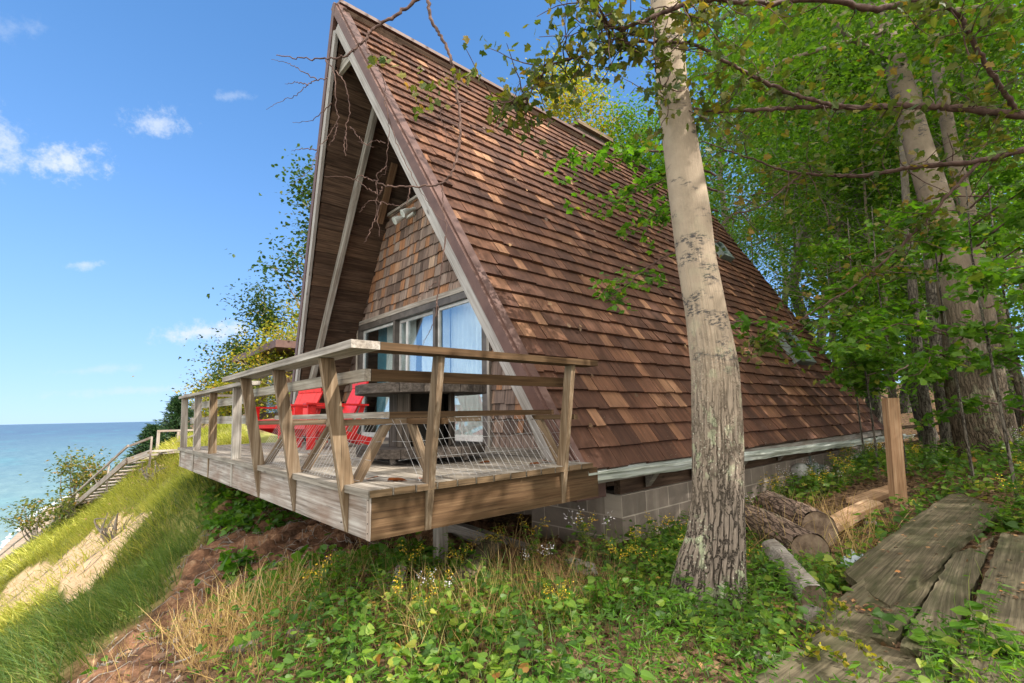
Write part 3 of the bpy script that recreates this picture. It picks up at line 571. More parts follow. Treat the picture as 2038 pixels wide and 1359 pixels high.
def curtain(y0, y1, mt, amp=.03, dens=26, x=XW+.24, diag=0):
    ys = np.linspace(y0, y1, int((y1-y0)*80)+2); zs = np.linspace(ZD+.04, WT_-.02, 8); b_ = MB()
    Y, Z = np.meshgrid(ys, zs, indexing='ij'); X = x+amp*np.sin(Y*dens*2+1.3*np.sin(Y*7))*(.6+.4*(WT_-Z)/2)
    if diag: Y = Y-diag*(1-(Z-ZD)/(WT_-ZD))**1.2*(Y-y0)/(y1-y0)
    i = np.arange(len(ys)-1)[:, None]*len(zs); j = np.arange(len(zs)-1)[None]
    b_.add(np.c_[X.ravel(), Y.ravel(), Z.ravel()], np.stack([i+j, i+j+len(zs), i+j+len(zs)+1, i+j+1], -1).reshape(-1, 4)); b_.build('curtain', M[mt], door, smooth=True)
curtain(WR+.05, 5.85, 'curtain'); curtain(5.86, 6.62, 'curtain', .035, 22); curtain(6.8, 7.0, 'curtain', .03, 40); curtain(7.05, 7.75, 'curtain', .03, 30, diag=.0); curtain(7.78, 8.22, 'curtain_b', .03, 34, XW+.3)
b_ = MB(); b_.aab((XW+.12, 3.1, ZD-.12), (XB-.1, 9.3, ZD-.02)); b_.build('cabin_floor', M['soffit'], cabin)
b_ = MB(); P3 = [(XB-.25, A[1]-halfw(-.9), -.9), (XB-.25, A[1]+halfw(-.9), -.9), (XB-.25, A[1], A[2]-.42)]; b_.add(P3+[(x+.1, y, z) for x, y, z in P3], [(0, 1, 2), (5, 4, 3), (0, 3, 4, 1), (1, 4, 5, 2), (2, 5, 3, 0)]); b_.build('rear_wall', M['soffit'], cabin)
# floodlights on the gable
fl = MB(); fl.aab((XW-.06, 6.40, 3.08), (XW-.02, 6.62, 3.2)); f_ = fl.build('floodlight', M['white'], cabin)
for yy_, dz in ((6.37, -.02), (6.62, -.06)):
    q = MB(); q.tube([(XW-.05, yy_, 3.16), (XW-.13, yy_, 3.13+dz), (XW-.2, yy_, 3.09+dz), (XW-.26, yy_+.01, 3.05+dz)], [.025, .035, .055, .062], 12); q.build('lamp', M['white'], f_, smooth=True)

# block foundation, seen below the eave and under the deck
YF = 2.90; b_ = MB()
def blockwall(a, b, z0, z1, n, th=.2):
    a = np.array([*a, 0.]); b = np.array([*b, 0.]); ln = np.linalg.norm(b-a); n = np.array([*n, 0.])
    V = [a+(0, 0, z0), b+(0, 0, z0), b+(0, 0, z1), a+(0, 0, z1)]; V += [v-n*th for v in V]; G = [(0, z0, 0), (ln, z0, 0), (ln, z1, 0), (0, z1, 0)]*2
    o = np.array([RNG.integers(0, 5)*.4, -z1+4, 0])
    b_.add(V, [(0, 1, 2, 3), (7, 6, 5, 4), (0, 4, 5, 1), (1, 5, 6, 2), (2, 6, 7, 3), (3, 7, 4, 0)], np.array(G)+o)
blockwall((3.90, YF), (12.35, YF), -2.0, -.775, (0, -1)); blockwall((3.903, 4.12), (3.903, YF+.202), -2.0, -.775, (-1, 0)); blockwall((4.6, 9.4), (4.6, 4.12), -2.2, -.775, (-1, 0)); blockwall((12.35, YF+.005), (12.35, 9.4), -2, -.775, (1, 0))
blockwall((4.4, 4.11), (4.106, 4.11), -2.0, -.78, (0, 1), .2)
b_.build('foundation_wall', M['block'], cabin)
b_ = MB(); b_.aab((3.93, YF+.03, -.772), (12.33, YF+.1, -.42)); b_.aab((3.93, YF+.11, -.60), (4.0, 9.3, -.42)); b_.build('rim_joist', M['soffit'], cabin)
# long window band under the deck
b_ = MB(); b_.aab((4.34, 4.25, -1.0), (4.39, 5.6, -.97)); b_.aab((4.34, 4.25, -.82), (4.39, 5.6, -.785)); b_.aab((4.34, 4.25, -.969), (4.39, 4.29, -.821)); b_.aab((4.34, 5.56, -.969), (4.39, 5.6, -.821)); f_ = b_.build('basement_window', M['white'], cabin)
b_ = MB(); b_.aab((4.36, 4.291, -.968), (4.37, 5.559, -.822)); b_.build('pane', M['glass'], f_)
# side window near the back
b_ = MB(); x0, x1, z0, z1 = 10.86, 11.86, -1.22, -.90
for q in (((x0, YF-.04, z0), (x0+.07, YF+.02, z1)), ((x1-.07, YF-.04, z0), (x1, YF+.02, z1)), ((x0+.07, YF-.04, z1-.06), (x1-.07, YF+.02, z1)), ((x0+.07, YF-.04, z0), (x1-.07, YF+.02, z0+.06))): b_.aab(*q)
f_ = b_.build('side_window', M['white'], cabin); b_ = MB(); b_.aab((x0+.06, YF-.015, z0+.05), (x1-.06, YF-.008, z1-.05)); b_.build('pane', M['glass'], f_)
# dryer vent hood and utility meter
b_ = MB(); b_.tube([(8.12, YF, -.92), (8.12, YF-.06, -.92), (8.12, YF-.13, -.93), (8.13, YF-.22, -.96)], [.06, .11, .12, .075], 16); b_.build('vent_hood', M['white'], cabin, smooth=True)
b_ = MB(); b_.aab((8.55, YF-.12, -1.12), (8.85, YF-.002, -.86)); b_.tube([(8.98, YF-.0, -.99), (8.98, YF-.16, -.99)], [.1, .09], 16); b_.tube([(8.7, YF-.06, -.86), (8.7, YF-.06, -.75)], .02, 8); b_.tube([(8.7, YF-.06, -1.12), (8.7, YF-.06, -1.5)], .02, 8); b_.build('utility_meter', M['meter'], cabin)
# gutter, falling slightly to the back, with its hangers
g0 = np.array([2.99, 2.60, -.50]); g1 = np.array([14.6, 2.60, -.70]); NS = 46
prof = np.array([(.10, .045), (.10, -.02), (.03, -.042), (-.045, -.038), (-.062, .018), (-.085, .02), (-.085, .036), (-.052, .036), (-.035, -.028), (.03, -.032), (.088, -.012), (.088, .045)])
V = []; 
for i in range(NS):
    c = g0+(g1-g0)*i/(NS-1); j = .004*math.sin(i*.9)+.003*math.sin(i*2.3); V += [(c[0], c[1]+p[0]+j*.4, c[2]+p[1]+j) for p in prof]
np_ = len(prof); b_ = MB(); b_.add(V, [(i*np_+k, i*np_+(k+1) % np_, (i+1)*np_+(k+1) % np_, (i+1)*np_+k) for i in range(NS-1) for k in range(np_)])
b_.poly([(g0[0]-.001, g0[1]+p[0], g0[2]+p[1]) for p in ((.11, .06), (.11, -.035), (.03, -.06), (-.05, -.055), (-.085, .04), (-.085, .055))]); 
m, t, b = mat('white_gutter', .45, .4); co = node(t, 'ShaderNodeTexCoord').outputs['Object']
c = ramp(t, noise(t, co, 1, 5, .7, (1.2, 20, 30)), [(.3, (.10, .115, .085)), (.45, (.38, .41, .36)), (.58, (.62, .66, .63))]); t.links.new(c, b.inputs['Base Color']); M['gutter'] = m
b_.build('gutter', m, cabin)
b_ = MB(); b_.box((3.15, 2.742, -.50), (12.62, 2.742, -.50), (0, .03, 0), (0, 0, .19)); b_.build('eave_fascia', M['grey'], cabin)
b_ = MB(); b_.aab((3.12, 2.76, -.72), (3.5, 2.86, -.44)); b_.build('rake_return', M['trim'], cabin)
for x in (4.3, 5.2, 6.4, 7.6, 8.8, 10.0, 11.2, 12.1):
    b_ = MB(); V = [(x, 2.76, -.56), (x, 2.895, -.56), (x, 2.895, -.74), (x, 2.78, -.60)]; b_.add(V+[(a+.09, y, z) for a, y, z in V], [(0, 1, 2, 3), (7, 6, 5, 4), (0, 4, 5, 1), (1, 5, 6, 2), (2, 6, 7, 3), (3, 7, 4, 0)]); b_.build('rafter_tail', M['grey'], cabin)
# chimney behind the ridge
b_ = MB(); b_.aab((7.75, 6.4, 5.2), (8.75, 7.2, 6.14)); b_.build('chimney', M['stone'], cabin)
b_ = MB(); b_.aab((7.64, 6.30, 6.143), (8.86, 7.3, 6.22)); b_.build('chimney_cap', M['rail'], cabin)
# skylights
def skylight(x0, x1, s0, s1):
    O = lambda x, s, h: np.array([x, A[1], A[2]])+dr*s+nr*h
    b_ = MB()
    for a, b, u in ((O(x0, s0, .07), O(x0, s1, .07), XE*.06), (O(x1, s0, .07), O(x1, s1, .07), XE*.06), (O(x0+.03, s1-.03, .07), O(x1-.03, s1-.03, .07), dr*.06), (O(x0+.03, s0+.03, .07), O(x1-.03, s0+.03, .07), dr*.06)): b_.box(a, b, u, nr*.14)
    f = b_.build('skylight', M['meter'], cabin); q = MB(); q.box(O((x0+x1)/2, s0+.06, .10), O((x0+x1)/2, s1-.06, .10), XE*(x1-x0-.06), nr*.02); q.build('pane', M['glass'], f)
skylight(10.1, 10.95, 4.75, 5.62); skylight(10.5, 10.95, 2.25, 2.75)

# ------------------------------------------------------------------ the deck
DX, DY, DT, DYE = 1.225, 2.52, -.38, 8.66
deck = thing('wooden_deck', (2.5, 5.5, -.7), 'weathered wooden deck jutting over the bluff edge with slanted railing posts and wire mesh', 'deck')
b_ = MB(); x = DX-.03
while x < 3.74:
    ys_ = DY-.03 if x < 2.95 else 2.93
    b_.aab((x, ys_+RNG.uniform(-.006, .006), DT-.04), (min(x+.133, 3.745), DYE+RNG.uniform(-.01, .01), DT+RNG.uniform(-.003, .003))); x += .140
b_.build('deck_boards', M['deck'], deck)
b_ = MB(); b_.aab((DX-.003, DY+.0, DT-.265), (DX-.0005, DY+.05, DT-.044)); b_.aab((DX, DY+.046, DT-.265), (DX+.045, DYE-.02, DT-.044)); b_.build('front_fascia', M['fascia'], deck)
b_ = MB(); b_.aab((DX+.001, DY-.003, DT-.2615), (3.10, DY+.045, DT-.0445)); b_.build('side_fascia', M['brown'], deck)
b_ = MB(); b_.aab((DX+.048, DYE-.06, DT-.262), (3.5, DYE-.02, DT-.044)); b_.build('side_fascia', M['brown'], deck)
b_ = MB()
for y in np.arange(3.1, 8.4, .6): b_.aab((DX+.05, y, DT-.25), (3.7, y+.045, DT-.044))
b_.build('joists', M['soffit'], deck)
for (x, y) in ((2.25, 3.42), (2.6, 6.6), (1.9, 8.0)):
    b_ = MB(); z = float(terrain(x, y))-.15; b_.box((x, y, z), (x, y, DT-.25), (.085, 0, 0), (0, .085, 0)); b_.build('support_post', M['grey'], deck)
def leanpost(base, outdir, along, top_z, lean, depth=.10, th=.04, inset=0., mt='rail'):
    # wedge-cut at the foot where it is nailed to the fascia
    o = np.array([*outdir, 0.]); a = np.array([*along, 0.])*th/2; z0 = DT-.262; zd = DT-.0; b = np.array([*base, 0.])
    k = lean/(top_z-z0); OX = lambda z: o*(k*(z-z0)+.006)
    pts = [b+OX(z0)+(0, 0, z0), b+o*.001+(0, 0, z0), b+o*.001+(0, 0, z0+depth/k*.98 if k > .3 else zd), b+OX(top_z)-o*depth+(0, 0, top_z), b+OX(top_z)+(0, 0, top_z)]
    zk = z0+depth/k if k > 1e-6 else 9
    if zk > zd: pts[2] = b+o*.001+(0, 0, zd); pts.insert(3, b-o*max(0, depth-k*(zd-z0))+(0, 0, zd+.003))
    V = [p-a for p in pts]+[p+a for p in pts]; n = len(pts); G = [(p[2]-z0, (p-b)@o, 0) for p in pts]+[(p[2]-z0, (p-b)@o, th) for p in pts]
    m_ = MB(); m_.add(V, [tuple(range(n))[::-1], tuple(range(n, 2*n))]+[(i, (i+1) % n, (i+1) % n+n, i+n) for i in range(n)], np.array(G)+RNG.random(3)*30, RNG.random()); m_.build('rail_post', M[mt], deck)
for y in (2.82, 3.70, 4.58): leanpost((DX, y), (-1, 0), (0, 1), .338, .183, .078)
for y, mt in ((5.52, 'grey'), (6.62, 'rail'), (7.55, 'grey'), (8.55, 'grey')): leanpost((DX, y), (-1, 0), (0, 1), .312, .03, .075, .042, mt=mt)
for x in (1.57, 2.70): leanpost((x, DY), (0, -1), (1, 0), .338, .145, .068, th=.04)
TX, TY = 1.03, 2.35
b_ = MB(); b_.aab((TX-.02, TY-.02, .340), (TX+.135, 5.12, .382)); b_.build('top_rail', M['grey'], deck)
b_ = MB(); b_.aab((TX+.138, TY-.02, .340), (2.93, TY+.115, .381)); b_.build('top_rail', M['brown'], deck)
b_ = MB(); b_.aab((DX-.06, 4.98, .314), (DX+.07, 8.68, .350)); b_.build('top_rail', M['grey'], deck)
b_ = MB(); b_.aab((DX+.0, 8.60, .352), (2.0, 8.70, .384)); b_.build('top_rail', M['grey'], deck)
b_ = MB(); b_.aab((TX+.14, TY+.17, .192), (TX+.178, 4.98, .258)); b_.build('upper_rail_board', M['grey'], deck)
b_ = MB(); b_.aab((TX+.182, TY+.17, .192), (2.80, TY+.21, .258)); b_.build('upper_rail_board', M['brown'], deck)
for z in (.16, -.045): 
    b_ = MB(); b_.aab((DX+.092, 5.42, z), (DX+.13, 8.6, z+.085)); b_.build('lower_rail_board', M['grey'], deck)
# bench frame along the corner: supports, sloping braces, seat edge plank
BX, BY = 1.50, 2.82
for y in (2.80, 3.66, 4.56):
    b_ = MB(); b_.aab((DX-.12, y+.025, -.050), (BX+.03, y+.065, -.013)); b_.build('bench_support', M['rail'], deck)
    b_ = MB(); b_.box((BX-.03, y+.045, -.052), (DX+.06, y+.045, DT+.004), (0, .038, 0), (.062, 0, .0)); b_.build('brace', M['rail'], deck)
for x in (1.57, 2.70):
    b_ = MB(); b_.aab((x+.03, DY-.11, -.050), (x+.07, BY+.03, -.013)); b_.build('bench_support', M['brown'], deck)
    b_ = MB(); b_.box((x+.05, BY-.03, -.052), (x+.05, DY+.05, DT+.004), (.038, 0, 0), (0, .062, 0)); b_.build('brace', M['rail'], deck)
b_ = MB(); b_.aab((BX-.06, BY, -.010), (BX-.02, 5.0, .028)); b_.build('bench_edge', M['grey'], deck)
b_ = MB(); b_.aab((BX-.018, BY-.0, -.011), (2.95, BY+.04, .027)); b_.build('bench_edge', M['brown'], deck)
b_ = MB(); b_.aab((BX+.02, BY-.0, -.048), (2.2, BY+.036, -.015)); b_.build('bench_ledger', M['rail'], deck)
# welded wire stretched from the bench edge down to the deck edge
b_ = MB(); wr = .0012
def wire(p, q, n=3):
    P = np.linspace(p, q, n); P[1:-1] += RNG.normal(0, .006, P[1:-1].shape); b_.tube(P, wr, 4, cap=False)
for y in np.arange(2.86, 4.98, .052): wire((BX-.02, y, -.012), (DX+.03, y+RNG.normal(0, .004), DT+.004))
for x in np.arange(1.50, 2.92, .052): wire((x, BY+.01, -.012), (x+RNG.normal(0, .004)+.03, DY+.03, DT+.004))
for f in (.1, .38, .66, .95):
    p = np.array([BX-.02, 0, -.012])*(1-f)+np.array([DX+.03, 0, DT+.004])*f; P = [(p[0]+RNG.normal(0, .005), y, p[2]+RNG.normal(0, .004)) for y in np.arange(2.75, 5.0, .1)]; b_.tube(P, wr, 4, cap=False)
    p = np.array([0, BY+.01, -.012])*(1-f)+np.array([0, DY+.03, DT+.004])*f; P = [(x, p[1]+RNG.normal(0, .005), p[2]+RNG.normal(0, .004)) for x in np.arange(1.45, 2.95, .1)]; b_.tube(P, wr, 4, cap=False)
b_.build('wire_mesh', M['wire'], deck)
for y in (2.80, 3.66, 4.56):
    for z in (-.45, -.52, -.6): b_ = MB(); b_.tube([(DX-.008, y+.09, z), (DX+.01, y+.09, z)], .0028, 6); b_.build('nail_head', M['black'], deck)
for z in (-.44, -.5, -.56, -.61): b_ = MB(); b_.tube([(DX-.006, DY+.03, z), (DX+.01, DY+.03, z)], .0028, 6); b_.build('nail_head', M['black'], deck)
# the sawn ends of the deck boards, stained brown, face the photographer
x = DX-.03
while x < 2.93:
    b_ = MB(); b_.aab((x+.003, DY-.040, DT-.038), (x+.13, DY-.0365, DT-.002)); b_.build('board_end', M['endgrain'], deck); x += .140

# ------------------------------------------------------------------ things on the deck
def adirondack(name, loc, rz, label):
    t_ = thing(name, loc, label, 'chair', 'red chairs on the deck'); t_.rotation_euler = (0, 0, rz)      # faces local +X
    def part(n, b): b.build(n, M['red'], t_, local=True)
    b = MB()
    for i in range(6):
        x = .30-i*.088; b.box((x, -.26, .345-i*.028), (x, .26, .345-i*.028), (.078, 0, -.02), (0, 0, .02))
    part('seat', b)
    b = MB(); bx, bz = -.17, .20
    for i in range(5):
        k = i-2; h = .74-.028*k*k; o = np.array([bx-.02*abs(k)*0, k*.085, bz]); tip = np.array([bx-.33*h/.74, k*.112, bz+h*.93])
        u = nrm(tip-o); b.box(o, tip, (0, .088, 0), np.cross(u, (0, 1, 0))*.02, taper=1.25)
    b.bar((bx-.065, -.26, bz+.16), (bx-.065, .26, bz+.16), .025, .07); b.bar((bx-.26, -.26, bz+.60), (bx-.26, .26, bz+.60), .025, .06); part('backrest', b)
    for s in (-1, 1):
        b = MB(); b.box((.36, s*.345, .545), (-.42, s*.30, .525), (0, .125, 0), (0, 0, .022)); b.box((.37, s*.345, .545), (.33, s*.345, .545), (0, .14, 0), (0, 0, .023)); part('arm', b)
        b = MB(); b.box((.27, s*.30, 0), (.27, s*.30, .532), (.10, 0, 0), (0, .024, 0)); b.box((.27, s*.33, .40), (.27, s*.33, .532), (.06, 0, 0), (0, .024, 0)); part('leg', b)
        b = MB(); b.box((.31, s*.272, .30), (-.55, s*.272, .035), (.03, 0, .11), (0, .024, 0)); part('leg', b)
        b = MB(); b.box((-.24, s*.30, .12), (-.36, s*.30, .515), (.06, 0, .0), (0, .024, 0)); part('arm_support', b)
    b = MB(); b.bar((.325, -.27, .29), (.325, .27, .29), .022, .10); part('front_rail', b)
adirondack('adirondack_chair', (2.40, 7.82, DT+.006), R(180+20), 'red slatted garden chair farther from the wooden spool, beside the far end of the deck')
adirondack('adirondack_chair', (2.48, 6.42, DT+.006), R(180-4), 'red slatted garden chair nearer the wooden cable spool, back leaning beside it')
sp_ = thing('cable_spool', (2.32, 3.82, DT), 'weathered wooden cable spool standing on end as a table on the deck', 'spool table')
def disc(z0, z1, r, name):
    b = MB(); n = 44; x = -r; k = 0
    while x < r-.01:
        x2 = min(x+.145, r); ys = np.linspace(x, x2-.006, 5); hi = np.sqrt(np.maximum(r*r-ys**2, .0004)); c0 = (2.32, 3.82)
        top = [(c0[0]+y, c0[1]+h, z1) for y, h in zip(ys, hi)]+[(c0[0]+y, c0[1]-h, z1) for y, h in zip(ys[::-1], hi[::-1])]
        bot = [(p[0], p[1], z0) for p in top]; m_ = len(top); g = np.array([(p[1], p[0], p[2]) for p in top+bot])+RNG.random(3)*9
        b.add(top+bot, [tuple(range(m_))[::-1], tuple(range(m_, 2*m_))]+[(i, (i+1) % m_, (i+1) % m_+m_, i+m_) for i in range(m_)], g, RNG.random()); x = x2; k += 1
    b.build(name, M['spool'], sp_)
disc(.185, .262, .57, 'table_top'); disc(DT+.055, DT+.125, .55, 'base_disc')
b = MB(); b.tube([(2.32, 3.82, DT+.127), (2.32, 3.82, .183)], .2, 20); b.build('drum_shade_core', M['black'], sp_)  # black cylinder put in for the shade inside the hollow drum
b = MB()
for i in range(14):
    a = i/14*2*math.pi
    if i in (9, 10, 11): continue
    p = np.array([2.32+.27*math.cos(a), 3.82+.27*math.sin(a), 0]); tn = np.array([-math.sin(a), math.cos(a), 0]); b.box(p+(0, 0, DT+.127), p+(0, 0, .183), tn*.118, np.cross(tn, (0, 0, 1))*.022)
b.build('drum_staves', M['spool'], sp_)
for a in (.6, 2.2, 3.6, 5.2):
    b = MB(); b.tube([(2.32+.42*math.cos(a), 3.82+.42*math.sin(a), DT+.003), (2.32+.42*math.cos(a), 3.82+.42*math.sin(a), DT+.055)], [.022, .026], 10); b.build('foot', M['grey'], sp_)
HEX = [(0, 0, 0), (.25, .28, .03), (.6, .34, .05), (1, 0, -.02), (.6, -.34, .05), (.25, -.28, .03)]; HEXF = [(0, 3, 2, 1), (0, 5, 4, 3)]
LF = [(0, 0, 0), (.42, .30, .10), (1, 0, -.04), (.42, -.30, .10)]; LFF = [(0, 2, 1), (0, 3, 2)]
LAN = [(0, 0, 0), (.35, .12, .04), (1, 0, -.12), (.35, -.12, .04)]
HEART = [(0, 0, 0), (-.12, .22, .05), (.1, .42, .09), (.45, .38, .08), (.8, .16, .02), (1, 0, -.06), (.8, -.16, .02), (.45, -.38, .08), (.1, -.42, .09), (-.12, -.22, .05), (.45, 0, -.02)]
HEARTF = [(10, 0, 1, 2), (10, 2, 3, 4), (10, 4, 5), (10, 5, 6), (10, 6, 7, 8), (10, 8, 9, 0)]
MAP = [(0, 0, 0), (.05, .30, .03), (.30, .26, .03), (.42, .52, -.03), (.58, .26, .02), (.72, .24, .0), (1, 0, -.06), (.72, -.24, 0), (.58, -.26, .02), (.42, -.52, -.03), (.30, -.26, .03), (.05, -.30, .03)]
MAPF = [(0, 6, 5, 4), (0, 4, 3, 2), (0, 2, 1), (0, 8, 7, 6), (0, 10, 9, 8), (0, 11, 10)]
def rvec(k, up=0., s=1.):
    v = RNG.normal(0, 1, (k, 3)); v /= np.linalg.norm(v, axis=1)[:, None]; v = v*s; v[:, 2] += up; return v
b = MB()
P = np.array([(1.42, 2.72, DT+.012), (1.6, 2.66, DT+.01), (2.55, 2.70, DT+.012), (2.78, 2.72, DT+.01), (1.36, 2.86, DT+.01), (2.5, 3.1, DT+.01), (1.8, 4.9, DT+.01), (2.9, 4.4, DT+.01)])
dry = []
for i, p in enumerate(P):
    q = MB(); q.leaves([p], rvec(1, 0, 1)*(1, 1, .1), np.array([[.3, .3, 1.]]), .09 if i else .12, MAP, MAPF); o_ = q.build('dry_leaf', M['dryleaf']); tag(o_, 'curled rust-brown dry leaf lying on the deck boards', 'leaf', 'dry leaves on the deck')

# ------------------------------------------------------------------ logs, planks and scraps on the ground
def tz(x, y): return float(ground_z(np.array([x]), np.array([y]))[0])
def log(name, p, q, r, label, seed, mt='logbark', cat='log'):
    t_ = thing(name, p, label, cat); b = MB(); n = 28; m_ = 16; P = np.linspace(p, q, m_); P[:, 2] += np.sin(np.linspace(0, 3, m_))*.01
    P = P+0; ph = seed*1.7
    b.tube(P, r, n, jit=lambda a, l: 1+.07*np.sin(a*2+ph)+.05*np.sin(a*5+l*9+ph)+RNG.normal(0, .018, n), cap=False); o = b.build('bark', M[mt], t_, smooth=False)
    for e, k in ((p, -1), (q, 1)):
        e = np.array(e); d = nrm(np.subtract(q, p))*k; c = MB(); rr = r*.97; a = np.arange(n)/n*6.283; x = nrm(np.cross(d, (0, 0, 1))); y = np.cross(d, x)
        V = [e-d*.012]+[e-d*.004+(x*math.cos(t1)+y*math.sin(t1))*rr*(1+.05*math.sin(t1*2+ph)) for t1 in a]; c.add(V, [(0, i+1, (i+1) % n+1) for i in range(n)]); c.build('cut_end', M['logend'], t_)
log('log', (5.05, 2.22, -1.06), (4.22, 1.44, -1.06), .135, 'short thick bark-covered log in front, its rotten end toward the boards', 1)
log('log', (5.72, 2.32, -1.04), (4.90, 1.58, -1.04), .15, 'bark-covered log with a hollow dark end lying behind the front log', 2)
log('log', (4.12, 1.68, -1.08), (3.46, 1.19, -1.15), .08, 'grey weathered log with deep grooves slanting down toward the planks', 3, 'grey')
log('log', (1.86, 2.70, -1.10), (2.62, 3.22, -1.02), .065, 'weathered split log lying on the slope below the deck corner', 4, 'plank')
log('log', (1.62, 2.98, -1.12), (1.64, 2.94, -.95), .035, 'small pale broken stub poking up below the deck fascia', 5, 'grey')
def plank(name, p, q, wd, th, label, mt='plank', warp=.03, tilt=0., cat='plank', seg=14):
    p = np.array(p, float); q = np.array(q, float); d = nrm(q-p); s = nrm(np.cross((0, 0, 1), d)); u = np.cross(d, s); s = s*math.cos(tilt)+u*math.sin(tilt)
    V = []; G = []; Ln = np.linalg.norm(q-p); o = RNG.random(3)*20
    for i in range(seg+1):
        f = i/seg; c = p+(q-p)*f+u*warp*math.sin(f*3.1)+s*warp*.6*math.sin(f*2.2); e = RNG.normal(0, .003)
        for a, bz in ((-.5, 0), (-.17, 0), (.17, 0), (.5, 0), (.5, -1), (-.5, -1)):
            V.append(c+s*(a*wd+(e if abs(a) > .4 else 0))+u*(bz*th+.012*math.cos(a*4)*warp*10*.3)+(d*RNG.normal(0, .02) if i in (0, seg) else 0)); G.append((f*Ln, a*wd, bz*th))
    F = [(i*6+k, i*6+(k+1) % 6, (i+1)*6+(k+1) % 6, (i+1)*6+k) for i in range(seg) for k in range(6)]+[(5, 4, 3, 2, 1, 0), tuple(seg*6+k for k in range(6))]
    b = MB(); b.add(V, F, np.array(G)+o, RNG.random()); o_ = b.build(name, M[mt]); tag(o_, label, cat); return o_
def plankq(cs, z0, z1, label, th=.045, sag=.02):     # near-left, near-right, far-right, far-left corners; slightly cupped and bowed
    nl_, nr_, fr_, fl_ = (np.array(c, float) for c in cs); n = 26; m_ = 7; b = MB(); o = RNG.random(3)*20; V = []; G = []
    for i in range(n+1):
        f = i/n; a = nl_+(fl_-nl_)*f; c = nr_+(fr_-nr_)*f; w_ = np.linalg.norm(c-a)
        for top in (1, 0):
            for j in range(m_+1):
                g_ = j/m_; e_ = RNG.normal(0, .0035) if j in (0, m_) else 0; p = a+(c-a)*g_; d_ = nrm(np.r_[fl_-nl_, 0])[:2]; jag = d_*(RNG.normal(0, .012) if i in (0, n) else 0)
                V.append((p[0]+jag[0], p[1]+e_+jag[1], z0+(z1-z0)*f+sag*math.sin(f*3.1)+.012*(2*g_-1)**2+RNG.normal(0, .0008)-(0 if top else th))); G.append((f*np.linalg.norm(fl_-nl_), g_*w_, 0 if top else .1))
    K = 2*(m_+1); F = []
    for i in range(n):
        for j in range(m_): F += [(i*K+j, (i+1)*K+j, (i+1)*K+j+1, i*K+j+1), (i*K+m_+1+j, i*K+m_+2+j, (i+1)*K+m_+2+j, (i+1)*K+m_+1+j)]
        F += [(i*K, i*K+m_+1, (i+1)*K+m_+1, (i+1)*K), (i*K+m_, (i+1)*K+m_, (i+1)*K+K-1, i*K+K-1)]
    for i in (0, n): F += [tuple(i*K+k for k in (j, j+1, m_+2+j, m_+1+j)) for j in range(m_)]
    b.add(V, F, np.array(G)+o, RNG.uniform(.2, .9)); o_ = b.build('plank', M['plank']); tag(o_, label, 'plank')
plankq(((3.91, 1.15), (3.42, .80), (6.35, .53), (7.3, .98)), -1.085, -.945, 'widest mossy plank, lying on top of the others with its lower end over the weeds')
plankq(((2.92, 1.04), (2.98, .69), (4.95, .71), (5.3, .98)), -1.095, -1.08, 'mossy plank lying under the widest one, its lower end at the yellow-leaved shrub', sag=.0)
plankq(((2.90, .66), (3.0, .505), (5.50, .545), (4.7, .69)), -1.09, -1.04, 'narrow dark plank wedged between the widest plank and the rightmost one', sag=.0)
plankq(((2.72, .46), (2.72, .16), (5.60, .20), (5.53, .50)), -1.075, -1.01, 'rightmost mossy plank of the pile on the ground', sag=.01)
plankq(((2.1, 1.0), (2.3, .46), (3.1, .50), (3.15, .97)), -1.085, -1.13, 'mossy plank end crossing at the bottom of the photo', sag=.0)
plank('plank', (5.0, 1.66, -1.10), (6.35, 1.50, -.98), .14, .05, 'tan board lying between the logs and the standing post', 'post', .01, .3)
plank('plank', (6.6, 1.75, -1.03), (8.3, 1.45, -.97), .16, .05, 'rough tan board on the dirt behind the standing post', 'post', .01, .2)
plank('plank', (4.15, 2.10, -1.12), (3.75, 1.78, -1.14), .22, .08, 'short split chunk of tan wood beside the poplar trunk', 'post', .0, .2)
plank('beam', (3.12, 5.1, -1.10), (3.0, 2.55, -1.13), .10, .12, 'long grey timber beam lying on the dirt under the deck', 'grey', .0, 0, 'beam')
pt = MB(); d0 = 5.70; pb = np.array([6.93, 1.43, -1.3]); ptop = atd(1772, 792, 5.62); pt.box(pb, ptop, (.09, -.09, 0), (.07, .07, 0)); tag(pt.build('standing_post', M['post']), 'pale tan square wooden post standing upright near the back corner of the cabin', 'post')
for (x, y, r, lab) in ((3.2, .99+.12, .075, 'pale rounded stone beside the lower end of the planks'), (2.55, 1.12, .05, 'small grey stone among the weeds left of the planks'), (1.02, 2.98, .045, 'grey angular rock stuck in the dirt slope'), (.80, 3.05, .06, 'largest rock in the eroded dirt near the brow'), (5.9, 1.45, .06, 'grey stone on the dirt in front of the standing post')):
    a, c = np.meshgrid(np.linspace(0, 2*np.pi, 13)[:-1], np.linspace(-1.4, 1.4, 7), indexing='ij'); k = 1+.25*(fbm(a*2+x*9, c*2, 1.1, 3, 4)-.5)*2
    z = tz(x, y)+r*.2; V = np.c_[(x+r*1.3*np.cos(a)*np.cos(c)*k).ravel(), (y+r*np.sin(a)*np.cos(c)*k).ravel(), (z+r*.75*np.sin(c)*k).ravel()]; b = MB()
    b.add(V, [(i*7+j, ((i+1) % 12)*7+j, ((i+1) % 12)*7+j+1, i*7+j+1) for i in range(12) for j in range(6)]); tag(b.build('stone', M['stone']), lab, 'stone')
b = MB(); gx2, gy2 = np.meshgrid(np.linspace(0, 1, 9), np.linspace(0, 1, 9), indexing='ij'); hz = fbm(gx2*3, gy2*3, 2, 3, 5)
